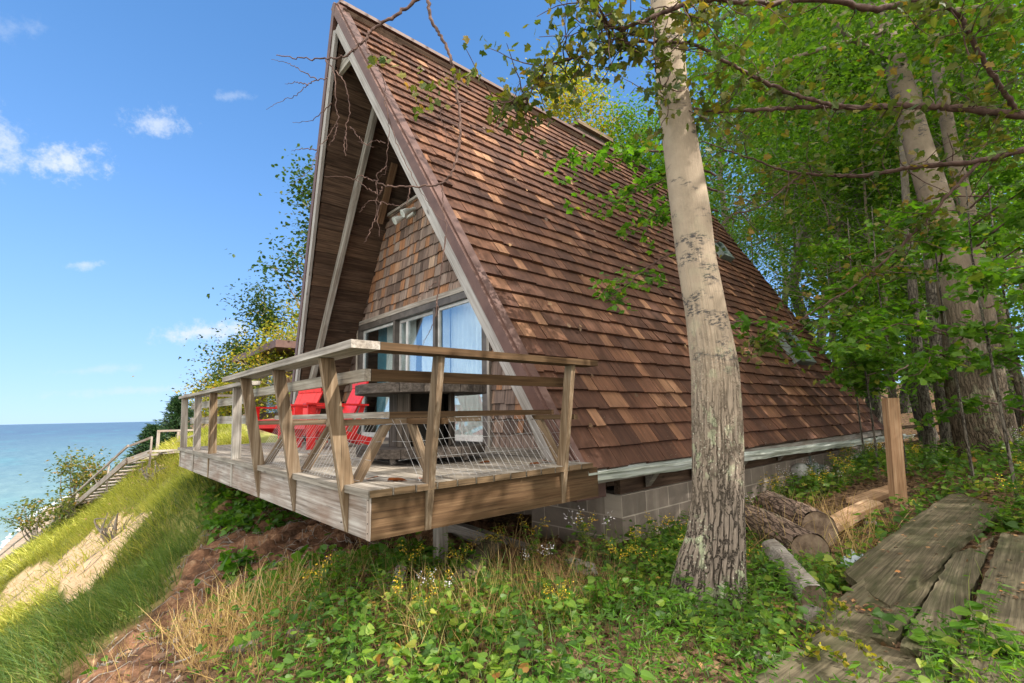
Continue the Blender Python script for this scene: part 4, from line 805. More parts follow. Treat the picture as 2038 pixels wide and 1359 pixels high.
V = np.c_[(4.2+gx2*.30+hz*.05).ravel(), (1.02+gy2*.20+hz*.06).ravel(), (-1.19+hz*.16).ravel()]; b.add(V, [(i*9+j, (i+1)*9+j, (i+1)*9+j+1, i*9+j+1) for i in range(8) for j in range(8)])
tag(b.build('plastic_scrap', M['plastic']), 'crumpled pale blue plastic scrap lying on the dirt by the widest plank', 'litter')

# ------------------------------------------------------------------ stairs down the bluff
st = thing('beach_stairs', (1.7, 13, -.6), 'pale wooden stairs running down the dune beyond the far end of the deck', 'stairs')
SP = np.array([(1.75, 13.3, -.66), (1.45, 14, -.84), (.74, 18, -2.14), (.14, 22, -3.30), (-.71, 26, -4.58), (-1.7, 31, -6.2), (-3.2, 38, -8.6)])
def along(P, step):
    o = [P[0]]; 
    for i in range(len(P)-1):
        L_ = np.linalg.norm(P[i+1]-P[i]); k = max(1, int(L_/step)); o += [P[i]+(P[i+1]-P[i])*j/k for j in range(1, k+1)]
    return np.array(o)
SA = along(SP, 1.1)
for sd in (-.45, .45):
    b = MB()
    for i in range(len(SP)-1):
        n_ = nrm(np.cross(SP[i+1]-SP[i], (0, 0, 1)))*sd; b.box(SP[i]+n_, SP[i+1]+n_, nrm(n_)*.045, (0, 0, .13))
    b.build('stringer', M['fascia'], st)
    b = MB()
    for i in range(len(SP)-1):
        n_ = nrm(np.cross(SP[i+1]-SP[i], (0, 0, 1)))*sd; b.box(SP[i]+n_+(0, 0, .32), SP[i+1]+n_+(0, 0, .32), nrm(n_)*.035, (0, 0, .045))
    b.build('handrail', M['fascia'], st)
    for p, q in list(zip(SA[:-1], SA[1:]))[::2][:14]:
        n_ = nrm(np.cross(q-p, (0, 0, 1)))*sd; b = MB(); b.box(p+n_-(0, 0, .3), p+n_+(0, 0, .32), (.035, 0, 0), (0, .035, 0)); b.build('baluster_post', M['fascia'], st)
for p in along(SP[:3], .34):
    b = MB(); b.box(p+(-.43, -.08, .02), p+(.43, .08, .02), (0, .22, 0), (0, 0, .035)); b.build('tread', M['fascia'], st)
b = MB(); b.aab((1.55, 13.2, -.70), (2.5, 14.6, -.66)); b.build('landing', M['fascia'], st)
b = MB()
for x, y in ((1.6, 14.5), (2.0, 14.5), (2.4, 14.5)): b.aab((x-.03, y-.03, -1.0), (x+.03, y+.03, -.26))
b.aab((1.57, 14.47, -.256), (2.45, 14.53, -.21)); b.build('landing_rail', M['fascia'], st)
# neighbouring cottage, mostly hidden behind the big cabin
nb = thing('neighbour_cottage', (7, 18, -.6), 'brown low-roofed cottage half hidden behind the left edge of the A-frame', 'cottage')
b = MB(); b.aab((5.0, 16.5, -1.2), (10, 21, 1.9)); b.build('wall', M['soffit'], nb)
b = MB(); b.box((4.45, 18.4, 2.25), (10.5, 18.4, 2.25), (0, 5.4, .0), (0, -.0, .22)); b.build('roof', M['trim'], nb)
b = MB(); b.aab((4.95, 17.0, .2), (4.997, 18.2, 1.6)); b.build('window', M['glass'], nb)

# ------------------------------------------------------------------ trees
def path(p, d, ln, n, wob, droop=0., up=0.):
    P = [np.array(p, float)]; d = nrm(d)
    for i in range(n):
        d = nrm(d+RNG.normal(0, wob, 3)+np.array([0, 0, up-droop])); P.append(P[-1]+d*ln/n)
    return np.array(P)
def crown_leaves(b, tips, n, spread, size, flat=.6, T=LF, F=LFF, up=1.3):
    tips = np.array(tips); idx = RNG.integers(0, len(tips), n); clump = np.clip(RNG.normal(1, .35, len(tips)), .4, 1.8)
    o = RNG.normal(0, 1, (n, 3))*spread*clump[idx][:, None]; o[:, 2] *= flat; P = tips[idx]+o
    tint = RNG.random(len(tips)); r = np.clip(.55*tint[idx]+.45*RNG.random(n)+RNG.normal(0, .06, n), 0, 1)
    D = rvec(n)*(1, 1, .5); D[:, 2] -= .25; b.leaves(P, D, rvec(n, up), size*RNG.uniform(.6, 1.25, n), T, F, r)
def tree(name, loc, H, tr, c0, cr, nleaf, size, lm, bm, label, cat='tree', group=None, spread=.5, limbs=26, lean=(0, 0), T=LF, F=LFF, ups=.25, sides=12, flat=.6, tipf=.35, fork=0):
    t_ = thing(name, loc, label, cat, group); b = MB(); n = 12
    zs = np.linspace(0, 1, n); wx_ = np.cumsum(RNG.normal(0, .012*H, n)); wy_ = np.cumsum(RNG.normal(0, .012*H, n)); P = np.c_[zs*lean[0]*H+wx_-wx_[0], zs*lean[1]*H+wy_-wy_[0], zs*H-.25]
    rad = tr*(1-.85*zs); rad[0] *= 1.35; b.tube(P, rad, sides); b.build('trunk', M[bm], t_, smooth=True, local=True)
    b = MB(); tips = []
    for i in range(limbs):
        f = c0+(1-c0)*(i+RNG.random())/limbs; k = f*(n-1); j = min(int(k), n-2); p = P[j]+(P[j+1]-P[j])*(k-j)
        a = RNG.random()*6.283; ln = cr*RNG.uniform(.6, 1.15)*(1-.72*max(0, (f-c0)/(1-c0))**1.6); q = path(p, (math.cos(a), math.sin(a), ups+RNG.uniform(-.1, .5)), ln, 6, .14, 0, .03)
        b.tube(q, np.linspace(tr*.28*(1.1-f), .008, 7), 5, cap=False)
        for s in range(4):
            m_ = RNG.integers(2, 6); e = path(q[m_], rvec(1)[0]*(1, 1, .5)+nrm(q[-1]-q[0])*.8, ln*tipf, 3, .2); b.tube(e, np.linspace(.012, .004, 4), 3, cap=False); tips += [e[-1], e[-2]]
        tips += [q[-1], q[-2]]
    b.build('branches', M['twig_g'], t_, local=True)
    b = MB(); crown_leaves(b, tips, nleaf, spread, size, flat, T, F); b.build('crown', M[lm], t_, local=True); return t_
def move(o, loc, rz=0, s=1., label=None, group=None):
    o.location = loc; o.rotation_euler = (0, 0, rz); o.scale = (s, s, s)
    if label: o['label'] = label
    if group: o['group'] = group
    return o
def gz(x, y): return float(terrain(x, y))
# forest behind and beside the cabin: a few kinds, then copies
protos = [tree('forest_tree', (0, 0, 0), 15, .17, .22, 3.4, 11000, .14, 'leaf', 'bark', '', spread=.55, limbs=36),
          tree('forest_tree', (0, 0, 0), 17, .21, .30, 3.8, 12000, .15, 'leaf', 'bark', '', spread=.6, limbs=38, lean=(.03, .02)),
          tree('forest_tree', (0, 0, 0), 13, .13, .12, 3.0, 10000, .13, 'leaf_b', 'bark_p', '', spread=.5, limbs=36),
          tree('forest_tree', (0, 0, 0), 16, .15, .40, 3.2, 9000, .15, 'leaf', 'bark_p', '', spread=.55, limbs=30)]
used = [False]*4
spots = []
def put(k, px, d, s=1., y=None):
    p = atd(px, 860, d) if y is None else np.array([px, d])
    x_, y_ = p[0], p[1]; o = protos[k] if not used[k] else copy_tree(protos[k]); used[k] = True
    move(o, (x_, y_, min(gz(x_, y_), 1.2)), RNG.random()*6.28, s, 'leafy green forest tree standing in the woods behind the cabin', 'forest trees behind the cabin'); spots.append(o)
for k, px, d, s in ((2, 1690, 12.6, .85), (0, 1850, 12.2, .9), (3, 1890, 12.6, 1), (0, 1740, 14, 1), (1, 1640, 15.5, 1.05), (1, 1480, 20, 1.1), (0, 1800, 16, 1.1), (2, 2040, 10.0, .8), (1, 1940, 13.5, 1.1), (0, 2060, 11, 1.),
                    (3, 2020, 16, 1.2), (1, 1870, 20, 1.25), (0, 1700, 21, 1.2), (0, 1420, 25, 1.05), (3, 1350, 27, .95), (2, 1960, 24, 1.4), (0, 1780, 27, 1.4), (1, 1660, 30, 1.4), (3, 2100, 20, 1.3), (2, 1440, 33, 1.2),
                    (1, 1900, 32, 1.6), (2, 1740, 36, 1.6), (0, 2040, 30, 1.6), (1, 1600, 40, 1.6), (3, 1820, 42, 1.8), (2, 1980, 42, 1.8), (0, 2120, 34, 1.6), (3, 1380, 36, 1.15), (1, 1270, 32, .82), (2, 1770, 10.8, .6), (2, 1950, 10.5, .62), (2, 1530, 15, .55)): put(k, px, d, s)
# trees standing behind and beside the photographer shade the near ground and the roof
for k, x_, y_, s in ((1, 9.5, -5.6, .8), (0, 13.5, -3.6, 1.), (3, 12, -8.5, 1.1), (2, 8.2, -8.0, .9), (0, 16.5, -7, 1.1)): put(k, x_, y_, s, 1)
def one(name, px, d, H, tr, c0, cr, nl, size, lm, bm, label, **kw):
    p = atd(px, 860, d); z = gz(p[0], p[1]); return tree(name, (p[0], p[1], z), H, tr, c0, cr, nl, size, lm, bm, label, **kw)
one('maple_tree', 1190, 21, 14.6, .2, .3, 3.2, 15000, .15, 'leaf_y', 'bark', 'maple turning yellow and orange above the ridge behind the chimney', spread=.6, limbs=34)
one('maple_tree', 1110, 24, 10.8, .17, .3, 2.6, 9000, .15, 'leaf_b', 'bark', 'light green tree showing just above the ridge left of the yellow maple', spread=.55)
one('maple_tree', 1330, 19, 12.5, .2, .3, 3.4, 13000, .14, 'leaf_b', 'bark', 'bright green maple behind the ridge between the chimney and the poplar', spread=.55)
# the large twin beech at the right
def bigtrunk(name, label, pts, widths, bm, extra=(), leaves=()):
    P = np.array([atd(x, y, d) for x, y, d in pts]); t_ = thing(name, P[0], label, 'tree'); b = MB()
    s = np.linspace(0, len(P)-1, 60); Q = np.array([np.interp(s, range(len(P)), P[:, i]) for i in range(3)]).T; W_ = np.interp(s, range(len(P)), widths)
    b.tube(Q, W_, 64, jit=lambda a, l: 1+.03*np.sin(a*3+l)+.035*(fbm(a*5+20, np.full_like(a, l*1.1), 1.3, 3, 2)-.5)*2); b.build('trunk', M[bm], t_, smooth=True)
    for e, w0 in extra:
        P2 = np.array([atd(x, y, d) for x, y, d in e]); b = MB(); s = np.linspace(0, len(P2)-1, 20); Q = np.array([np.interp(s, range(len(P2)), P2[:, i]) for i in range(3)]).T; b.tube(Q, np.linspace(w0, w0*.35, 20), 12); b.build('limb', M['bark_p'], t_, smooth=True)
    if leaves:
        b = MB(); tips = [atd(x+RNG.normal(0, 60), y+RNG.normal(0, 40), d+RNG.normal(0, .8)) for x, y, d in leaves for _ in range(9)]; crown_leaves(b, tips, 7000, .5, .12); b.build('crown', M['leaf'], t_)
    return t_
bigtrunk('beech_tree', 'thick-trunked beech with a pale forked trunk leaning left at the right of the photo', [(1975, 925, 7.4), (1945, 850, 7.4), (1925, 760, 7.5), (1915, 640, 7.6), (1885, 480, 7.7), (1830, 300, 7.9), (1780, 120, 8.1), (1740, 0, 8.2), (1700, -160, 8.4)], [.38, .29, .265, .245, .22, .195, .175, .155, .13], 'bark_p',
         extra=[([(1790, 130, 8.1), (1690, 75, 8), (1640, 20, 8), (1600, -60, 8)], .06), ([(1800, 60, 8), (1880, 25, 7.6), (1980, 12, 7.2), (2080, 20, 7)], .08), ([(1760, 60, 8), (1680, 85, 7.8), (1560, 120, 7.4), (1480, 160, 7.2)], .05)], leaves=[(1700, 60, 8), (1500, 140, 7.4), (1950, 40, 7.3), (1640, 0, 8)])
bigtrunk('beech_tree', 'slimmer pale beech trunk rising just right of the thick forked one', [(2010, 900, 8.3), (1985, 780, 8.4), (1960, 600, 8.5), (1925, 420, 8.7), (1895, 300, 8.8), (1860, 100, 9), (1840, -100, 9)], [.17, .14, .125, .12, .11, .1, .09], 'bark_p')
bigtrunk('beech_tree', 'straight grey trunk between the thick beech and the cabin roof', [(1700, 800, 11.5), (1690, 640, 11.6), (1672, 480, 11.7), (1650, 330, 11.8), (1640, 150, 12), (1630, -50, 12)], [.18, .16, .15, .14, .12, .1], 'bark_p', leaves=[(1640, 300, 11.8), (1660, 150, 12)])
for i, (x0, y0, x1, y1, d, r_, lab) in enumerate(((1856, 925, 1830, 740, 8.6, .085, 'leftmost dark slim trunk left of the thick beech'), (1893, 915, 1866, 720, 8.9, .10, 'dark slim trunk closest to the left side of the thick beech'), (1745, 870, 1722, 600, 12, .12, 'dark trunk rising behind the standing post'))):
    bigtrunk('slim_tree', lab, [(x0, y0, d), ((x0+x1)/2+3, (y0+y1)/2, d), (x1, y1, d), (x1-22, y1-260, d+.3), (x1-40, y1-560, d+.5)], [r_*1.25, r_, r_*.92, r_*.8, r_*.6], 'bark')

# the poplar in the foreground, furrowed and lichen-covered at the foot
pp = [(1408, 1195, 0), (1410, 1170, 0), (1414, 1130, 0), (1423, 1080, 0), (1428, 1000, 0), (1428, 900, 0), (1427, 846, 0), (1423, 735, 0), (1405, 623, 0), (1385, 512, 0), (1373, 414, 0), (1339, 184, 0), (1322, 0, 0), (1308, -200, 0), (1296, -420, 0)]
pw = [77, 74, 69, 60, 52.5, 51.5, 51, 48, 42, 39.5, 40, 32, 29, 24, 18]
PD = 3.42; P = np.array([atd(x, y, PD) for x, y, _ in pp]); 
rw = np.array([w_*.93/FPX*(PD*math.cos(PITCH)+P[i][2]*math.sin(PITCH)) for i, w_ in enumerate(pw)])
pop = thing('poplar_tree', (P[0][0], P[0][1], -1.2), 'pale poplar with lichen-spotted furrowed trunk rising in front of the roof', 'tree')
s = np.linspace(0, len(P)-1, 460); Q = np.array([np.interp(s, range(len(P)), P[:, i]) for i in range(3)]).T; W_ = np.interp(s, range(len(P)), rw)
for it in range(30): W_[1:-1] = (W_[:-2]+W_[1:-1]*2+W_[2:])/4; Q[1:-1] = (Q[:-2]+Q[1:-1]*2+Q[2:])/4
P0z = Q[0][2]
def pj(a, l):
    z = P0z+l; k = 1-sst(.0, 1.5, z); ca, sa = np.cos(a)*3.1, np.sin(a)*3.1
    v1 = vnoise(ca*4.2+40+.35*np.sin(l*5), sa*4.2+40+l*.9, 1.4, 5); v2 = vnoise(ca*7+11, sa*7+60+l*3.2, 1.3, 8)
    rdg = np.abs(v1-.5)*2; rdg = 1-np.clip(rdg*2.3, 0, 1)                     # narrow valleys
    flare = .06*max(0, 1-l/.45)**1.5*np.sin(a*4+1.0)
    return 1-(.085*k+.006)*rdg-.035*k*(v2-.5)+flare+.012*(vnoise(ca+9, sa+l*2, 1.5, 6)-.5)
b = MB(); b.tube(Q, W_, 230, jit=pj, cap=False); b.build('trunk', M['poplar'], pop, smooth=True)
# overhead crown of the poplar, above the frame
b = MB(); tips = []; top = Q[-1]
for i in range(26):
    a = RNG.random()*6.28; q = path(top+(0, 0, RNG.uniform(-.2, 3.2)), (math.cos(a), math.sin(a), .7), RNG.uniform(1, 2.4), 6, .15); b.tube(q, np.linspace(.03, .006, 7), 6, cap=False); tips += [q[-1], q[-2], q[-3]]
b.tube([top, top+(-.05, .05, 1.6), top+(0, 0, 3.4)], [W_[-1], .06, .02], 10, cap=False); b.build('branches', M['twig_g'], pop)
b = MB(); crown_leaves(b, tips, 5200, .4, .075, T=HEX, F=HEXF); b.build('crown', M['leaf_o'], pop)

# ------------------------------------------------------------------ overhanging maple whose trunk stands out of frame to the right
def resample(P, k=10, wob=0.):
    P = np.array(P); s = np.linspace(0, len(P)-1, (len(P)-1)*k+1); Q = np.array([np.interp(s, range(len(P)), P[:, i]) for i in range(3)]).T
    for _ in range(k): Q[1:-1] = (Q[:-2]+2*Q[1:-1]+Q[2:])/4
    if wob: Q[1:-1] += RNG.normal(0, wob, Q[1:-1].shape)
    return Q
ov = thing('overhanging_tree', (4.9, -2.0, -.8), 'reddish-limbed tree whose long crooked branches and small leaves hang across the top of the photo', 'tree')
b = MB(); tp = [(4.9, -2.0, -1.0), (4.8, -1.95, .4), (4.6, -1.85, 1.6), (4.4, -1.7, 3.0), (4.0, -1.4, 4.4), (3.5, -.9, 5.6)]; b.tube(resample(tp), np.interp(np.linspace(0, 1, 51), [0, .1, 1], [.26, .19, .06]), 14); b.build('trunk', M['bark_p'], ov, smooth=True)
SOCK = {'a': (4.75, -1.93, .75), 'b': (4.65, -1.88, 1.3), 'c': (4.45, -1.75, 2.6), 'd': (4.0, -1.4, 4.3), 'e': (3.5, -.9, 5.6)}
limbtips = []
def limb(sock, pix, r0, r1, twigs=0, tl=.35, leafy=1., col='twig', name='branch', wob=.004):
    P = ([SOCK[sock]] if isinstance(sock, str) else ([] if sock is None else [sock]))+[atd(*p) for p in pix]
    Q = resample(P, 9, wob); b = MB(); b.tube(Q, np.linspace(r0, r1, len(Q))*(.8+.18*np.sin(np.arange(len(Q))*1.7)*RNG.random(len(Q))), 9); 
    n0 = int(len(Q)*(.15))
    for _ in range(twigs):
        i = RNG.integers(n0, len(Q)); ln = tl*RNG.uniform(.5, 1.4); d = rvec(1)[0]; d[2] = d[2]*.6-.05; e = path(Q[i], d, ln, 5, .22); b.tube(e, np.linspace(.005, .0018, 6), 5, cap=False)
        for k in range(1, 6):
            if RNG.random() < leafy: limbtips.append(e[k])
    b.build(name, M[col], ov, smooth=True); return Q
limb('b', [(2200, 235, 3.3), (2038, 231, 3.3), (1900, 214, 3.35), (1830, 210, 3.4), (1700, 214, 3.5), (1600, 213, 3.5), (1500, 219, 3.5), (1420, 222, 3.4), (1360, 214, 3.35), (1310, 195, 3.3)], .045, .006, 46, .35)
limb(atd(1700, 214, 3.5), [(1640, 205, 3.45), (1570, 186, 3.4), (1500, 153, 3.3), (1450, 126, 3.2), (1385, 86, 3.1), (1320, 84, 3.0), (1250, 82, 3.0), (1195, 100, 3.0), (1150, 116, 3.0), (1110, 122, 3.0), (1080, 145, 3.0), (1055, 188, 3.0), (1030, 203, 3.0), (985, 206, 3.0)], .020, .004, 60, .35, .9)
limb('a', [(2250, 230, 3.6), (2038, 298, 3.7), (1950, 323, 3.8), (1830, 330, 3.9), (1770, 341, 3.9), (1710, 351, 4), (1650, 349, 4), (1600, 345, 4), (1560, 340, 4), (1480, 310, 4.0), (1400, 281, 4)], .035, .006, 40, .4, .8)
limb(atd(1950, 323, 3.8), [(1900, 372, 3.8), (1850, 432, 3.9), (1800, 482, 4), (1750, 530, 4.1), (1700, 570, 4.2), (1620, 620, 4.3), (1560, 655, 4.4), (1500, 690, 4.4)], .018, .005, 40, .4, .8)
limb(atd(1600, 345, 4), [(1560, 375, 4), (1520, 410, 4), (1450, 430, 4), (1424, 460, 4)], .010, .003, 10, .25, .6)
limb(atd(2030, 231, 3.3), [(1990, 172, 3.2), (1955, 118, 3.1), (1925, 62, 3.0), (1915, 35, 3.0), (1875, 5, 2.9), (1850, -40, 2.9)], .022, .014, 18, .35)
limb('c', [(2200, -60, 3.2), (1950, -30, 3.2), (1800, 5, 3.2), (1740, 22, 3.1), (1650, -5, 3), (1500, 8, 2.9), (1400, -5, 2.8), (1330, 20, 2.8), (1240, 60, 2.8), (1195, 40, 2.8), (1170, -10, 2.8)], .035, .012, 60, .4)
limb(atd(1195, 40, 2.8), [(1230, 80, 2.85), (1262, 86, 2.9), (1300, 130, 2.9), (1320, 180, 3)], .008, .003, 14, .3)
# bare hanging twigs in front of the gable
T1 = limb('d', [(1500, -260, 2.7), (1100, -160, 2.7), (840, -8, 2.7), (790, 30, 2.7), (740, 56, 2.7), (727, 78, 2.7), (702, 100, 2.7), (690, 112, 2.7), (650, 118, 2.7), (600, 116, 2.7), (550, 110, 2.7)], .018, .003, 0)
T2 = limb('d', [(1400, -330, 2.6), (1000, -190, 2.6), (868, -60, 2.6), (852, 0, 2.6), (855, 35, 2.6), (870, 62, 2.6), (898, 110, 2.6), (905, 155, 2.6), (918, 240, 2.6), (912, 300, 2.6), (900, 345, 2.6), (880, 368, 2.6), (830, 371, 2.6), (770, 371, 2.6), (740, 358, 2.6), (722, 350, 2.6), (705, 356, 2.6)], .016, .003, 0)
def tw(pix, r0=.0042, r1=.0012, d=2.65): return limb(None, [(x, y, d) for x, y in pix], r0, r1, 0, wob=.003)
for pts in ([(648, 118), (668, 145), (666, 200), (675, 240), (655, 268), (630, 300), (622, 335), (600, 352), (582, 368)], [(668, 140), (690, 170), (697, 220), (688, 250), (690, 300)], [(728, 80), (732, 105), (752, 132), (766, 165), (768, 200), (775, 250), (772, 300), (768, 345), (755, 352)],
            [(766, 200), (778, 250), (795, 300), (835, 380), (870, 430), (882, 440)], [(880, 368), (882, 420), (890, 455), (880, 520), (868, 600)], [(886, 470), (866, 640), (850, 668), (840, 690)], [(868, 600), (874, 612), (872, 632)],
            [(760, 372), (757, 385), (752, 388), (728, 372), (700, 352), (660, 350), (645, 352)], [(815, 372), (813, 395), (805, 410), (780, 408), (758, 402), (735, 398), (725, 412), (715, 422)], [(758, 402), (745, 440), (732, 470), (724, 484)],
            [(652, 155), (630, 158), (612, 168), (590, 190), (560, 200), (530, 218)], [(630, 158), (600, 140), (575, 125), (540, 118)], [(612, 168), (590, 163), (567, 167)], [(660, 205), (640, 225), (618, 243), (582, 243)], [(630, 298), (605, 294), (580, 301)],
            [(767, 285), (745, 278), (730, 288), (712, 282)], [(696, 252), (708, 265), (725, 288), (745, 292)], [(905, 210), (878, 214), (876, 230), (888, 262), (890, 285), (870, 292)], [(905, 205), (960, 200), (1000, 208)], [(868, 560), (850, 575), (838, 590), (820, 600)],
            [(905, 150), (930, 170), (950, 190)], [(672, 245), (665, 275), (655, 290)], [(690, 262), (684, 290), (688, 310)], [(770, 330), (750, 345), (748, 400), (755, 470)]): tw(pts)
# leaf sprays near the ridge twigs
lt2 = []
for cx_, cy_, sx, sy, n in ((860, 175, 55, 32, 34), (760, 120, 30, 14, 10), (905, 160, 22, 18, 12), (840, 215, 22, 22, 10), (1180, 70, 30, 40, 10), (945, 150, 14, 8, 5)):
    for _ in range(n): lt2.append(atd(cx_+RNG.normal(0, sx*.6), cy_+RNG.normal(0, sy*.6), 2.62+RNG.normal(0, .08)))
lv = MB(); b = lv; lt2 = np.array(lt2); n = len(lt2); D = rvec(n)*(1, 1, .6)-(0, 0, .35); b.leaves(lt2, D, rvec(n, .5), .05*RNG.uniform(.6, 1.15, n), MAP, MAPF, np.clip(RNG.normal(.5, .25, n), 0, 1))
lt = np.array(limbtips); idx = RNG.integers(0, len(lt), 3000); P = lt[idx]+RNG.normal(0, .05, (len(idx), 3)); n = len(P)
Dn = rvec(n)*(1, 1, .7)-(0, 0, .45); b = lv; b.leaves(P, Dn, rvec(n, .7), .062*RNG.uniform(.55, 1.2, n), MAP, MAPF, np.clip(.5*RNG.random(len(lt))[idx]+.5*RNG.random(n)-.05, 0, 1)); b.build('leaves', M['leaf_o'], ov)
# its upper crown, above and behind the photographer
b = MB(); tips = []; bb = MB()
for i in range(46):
    k = RNG.uniform(.35, 1); s0 = np.array([np.interp(k, np.linspace(0, 1, 6), [p[j] for p in tp]) for j in range(3)]); a = RNG.random()*6.28
    q = path(s0, (math.cos(a)-.25, math.sin(a)+.1, .55), RNG.uniform(1.2, 3.0), 6, .14)
    if q[-1][1] > .6 and q[-1][2] < 4.2+q[-1][0]*.3: continue
    bb.tube(q, np.linspace(.035, .006, 7), 6, cap=False); tips += [q[-1], q[-2], q[-3], q[-4]]
bb.build('branches', M['twig'], ov); crown_leaves(b, tips, 2300, .45, .085, T=HEX, F=HEXF); b.build('crown', M['leaf_b'], ov)

# ------------------------------------------------------------------ young maples reaching in front of the roof and at the right
def sapling(name, base, sprays, label, lf=.085, mt='leaf_b', dens=1., tr=.035, H=None, grp=None, n_per=26):
    t_ = thing(name, base, label, 'tree', grp); b = MB(); base = np.array(base); top = base+(0, 0, H); b.tube(resample([base-(0, 0, .2), base+(.03, .02, H*.35), base+(-.02, .05, H*.7), top]), np.linspace(tr, tr*.35, 31), 10); b.build('trunk', M['bark'], t_, smooth=True)
    bb = MB(); P = []; 
    for pts in sprays:
        Q = resample(pts, 8, .006); bb.tube(Q, np.linspace(.011, .003, len(Q)), 6, cap=False)
        for i in range(int(n_per*dens)):
            k = RNG.integers(len(Q)//4, len(Q)); d = rvec(1)[0]*(1, 1, .22); e = path(Q[k], d-(0, 0, .08), RNG.uniform(.12, .34), 4, .18); bb.tube(e, np.linspace(.0028, .0012, 5), 4, cap=False); P += [e[1], e[2], e[3], e[4], e[4]]
    bb.build('branches', M['twig'], t_); P = np.repeat(np.array(P), 2, 0); P += RNG.normal(0, .035, P.shape); n = len(P); Dn = rvec(n)*(1, 1, .35)-(0, 0, .3)
    b = MB(); b.leaves(P, Dn, rvec(n, 1.3), lf*RNG.uniform(.5, 1.15, n), MAP, MAPF, np.clip(RNG.normal(.45, .22, n), 0, 1)); b.build('leaves', M[mt], t_); return t_
A4 = lambda *l: [atd(*p) for p in l]
pb_ = atd(1430, 1010, 4.3); sapling('maple_sapling', (pb_[0], pb_[1], -1.25), [A4((1425, 350, 4.3), (1330, 298, 4.2), (1250, 305, 4.1), (1180, 318, 4.0), (1085, 312, 4.0)), A4((1428, 380, 4.3), (1340, 350, 4.2), (1260, 385, 4.1), (1175, 425, 4.0)), A4((1428, 420, 4.3), (1345, 400, 4.2), (1300, 430, 4.2), (1262, 460, 4.1)),
    A4((1430, 480, 4.3), (1340, 498, 4.2), (1270, 545, 4.1), (1205, 600, 4.1)), A4((1425, 330, 4.3), (1350, 330, 4.3), (1290, 350, 4.3)), A4((1430, 640, 4.3), (1500, 640, 4.3), (1560, 680, 4.3), (1600, 700, 4.3))],
    'young maple behind the poplar trunk with leafy sprays reaching across the roof', .075, H=3.1, n_per=17)
k = 0
for px_, d, z0, z1, nsp in ((1720, 8.6, .3, 3.0, 12), (1745, 7.6, .3, 2.9, 10), (1800, 6.9, .5, 2.8, 9), (1930, 5.6, .5, 2.3, 6), (2010, 5.0, .45, 2.3, 6), (1690, 10.4, .6, 3.0, 6), (2060, 6.2, -.1, 3, 12), (1640, 13.5, .9, 3.6, 9)):
    bp = atd(px_, 900, d); z = gz(bp[0], bp[1]); sp2 = []
    for j in range(nsp):
        zz = RNG.uniform(z0, z1); a = RNG.random()*6.28; ln = RNG.uniform(.7, 1.5); e = np.array([bp[0]+math.cos(a)*ln, bp[1]+math.sin(a)*ln, zz-RNG.uniform(0, .25)])
        if e[1] > 2.3 and e[0] < 12.9: e[1] = 2.3
        sp2.append([(bp[0], bp[1], zz-.15), ((bp[0]+e[0])/2, (bp[1]+e[1])/2, zz+.05), e])
    sapling('maple_sapling', (bp[0], bp[1], z), sp2, ['young maple nearest the rear corner of the roof', 'young maple spreading leaves beside the lower skylight', 'young maple with layered leaves above the standing post', 'leafy young maple in front of the thick beech trunk', 'rightmost near young maple at the edge of the photo', 'young maple whose leaves hang before the roof edge by the skylight', 'young maple behind the far right weeds', 'young maple behind the upper rear slope of the roof'][k], .105, H=z1-z+.1, tr=.017, n_per=15); k += 1

# ------------------------------------------------------------------ trees and shrubs along the bluff beyond the deck
one('bluff_tree', 602, 17, 8.9, .16, .42, 1.7, 2600, .15, 'leaf_d', 'bark_p', 'tall pale-trunked tree with sparse leaves left of the gable', spread=.36, limbs=24, ups=.5, T=HEX, F=HEXF)
one('bluff_tree', 600, 20, 4.8, .15, .2, 1.8, 4600, .15, 'leaf_y', 'bark', 'yellow-green tree behind the neighbouring cottage roof', spread=.5, limbs=26)
one('bluff_tree', 525, 20, 5.4, .14, .3, 1.6, 3400, .16, 'leaf_d', 'bark_p', 'dark green tree standing left of the yellow-green one', spread=.42, limbs=20)
one('bluff_tree', 480, 22, 3.6, .12, .15, 1.9, 4200, .15, 'leaf_o', 'bark', 'olive tree at the middle of the row along the bluff', spread=.45, limbs=22)
one('bluff_tree', 432, 24, 3.8, .12, .25, 1.6, 3000, .16, 'leaf_d', 'bark', 'leftmost round dark tree of the row along the bluff', spread=.4, limbs=18)
one('bluff_tree', 560, 16, 3.0, .08, .1, 1.5, 4200, .11, 'leaf_y', 'bark', 'low yellow bush-like tree just above the railing left of the gable', spread=.4, limbs=20)
one('bluff_tree', 455, 17, 1.9, .06, .05, 1.3, 3200, .11, 'leaf_y', 'bark', 'low yellowish shrub-tree showing through the far railing', spread=.38, limbs=16)
def conifer(px_, d, H, r, label):
    p = atd(px_, 900, d); z = gz(p[0], p[1]); t_ = thing('conifer', (p[0], p[1], z), label, 'tree'); b = MB(); b.tube([(p[0], p[1], z-.2), (p[0]+.05, p[1], z+H*.6), (p[0]+.1, p[1], z+H)], [.08, .05, .01], 8); b.build('trunk', M['bark'], t_)
    P = []; D = []; bb = MB()
    for i in range(90):
        f = RNG.uniform(.05, 1); a = RNG.random()*6.28; ln = r*(1.08-f)*RNG.uniform(.7, 1.2); q = path((p[0], p[1], z+H*f), (math.cos(a), math.sin(a), .12), ln, 5, .1); bb.tube(q, np.linspace(.012, .003, 6), 4, cap=False)
        for k in range(1, 6):
            for _ in range(14): P.append(q[k]+RNG.normal(0, .05, 3)); D.append(nrm(q[k]-q[0])+RNG.normal(0, .5, 3))
    bb.build('branches', M['twig_g'], t_); b = MB(); b.leaves(np.array(P), np.array(D), rvec(len(P), .6), .13*RNG.uniform(.6, 1.2, len(P)), LAN, LFF); b.build('needles', M['leaf_c'], t_)
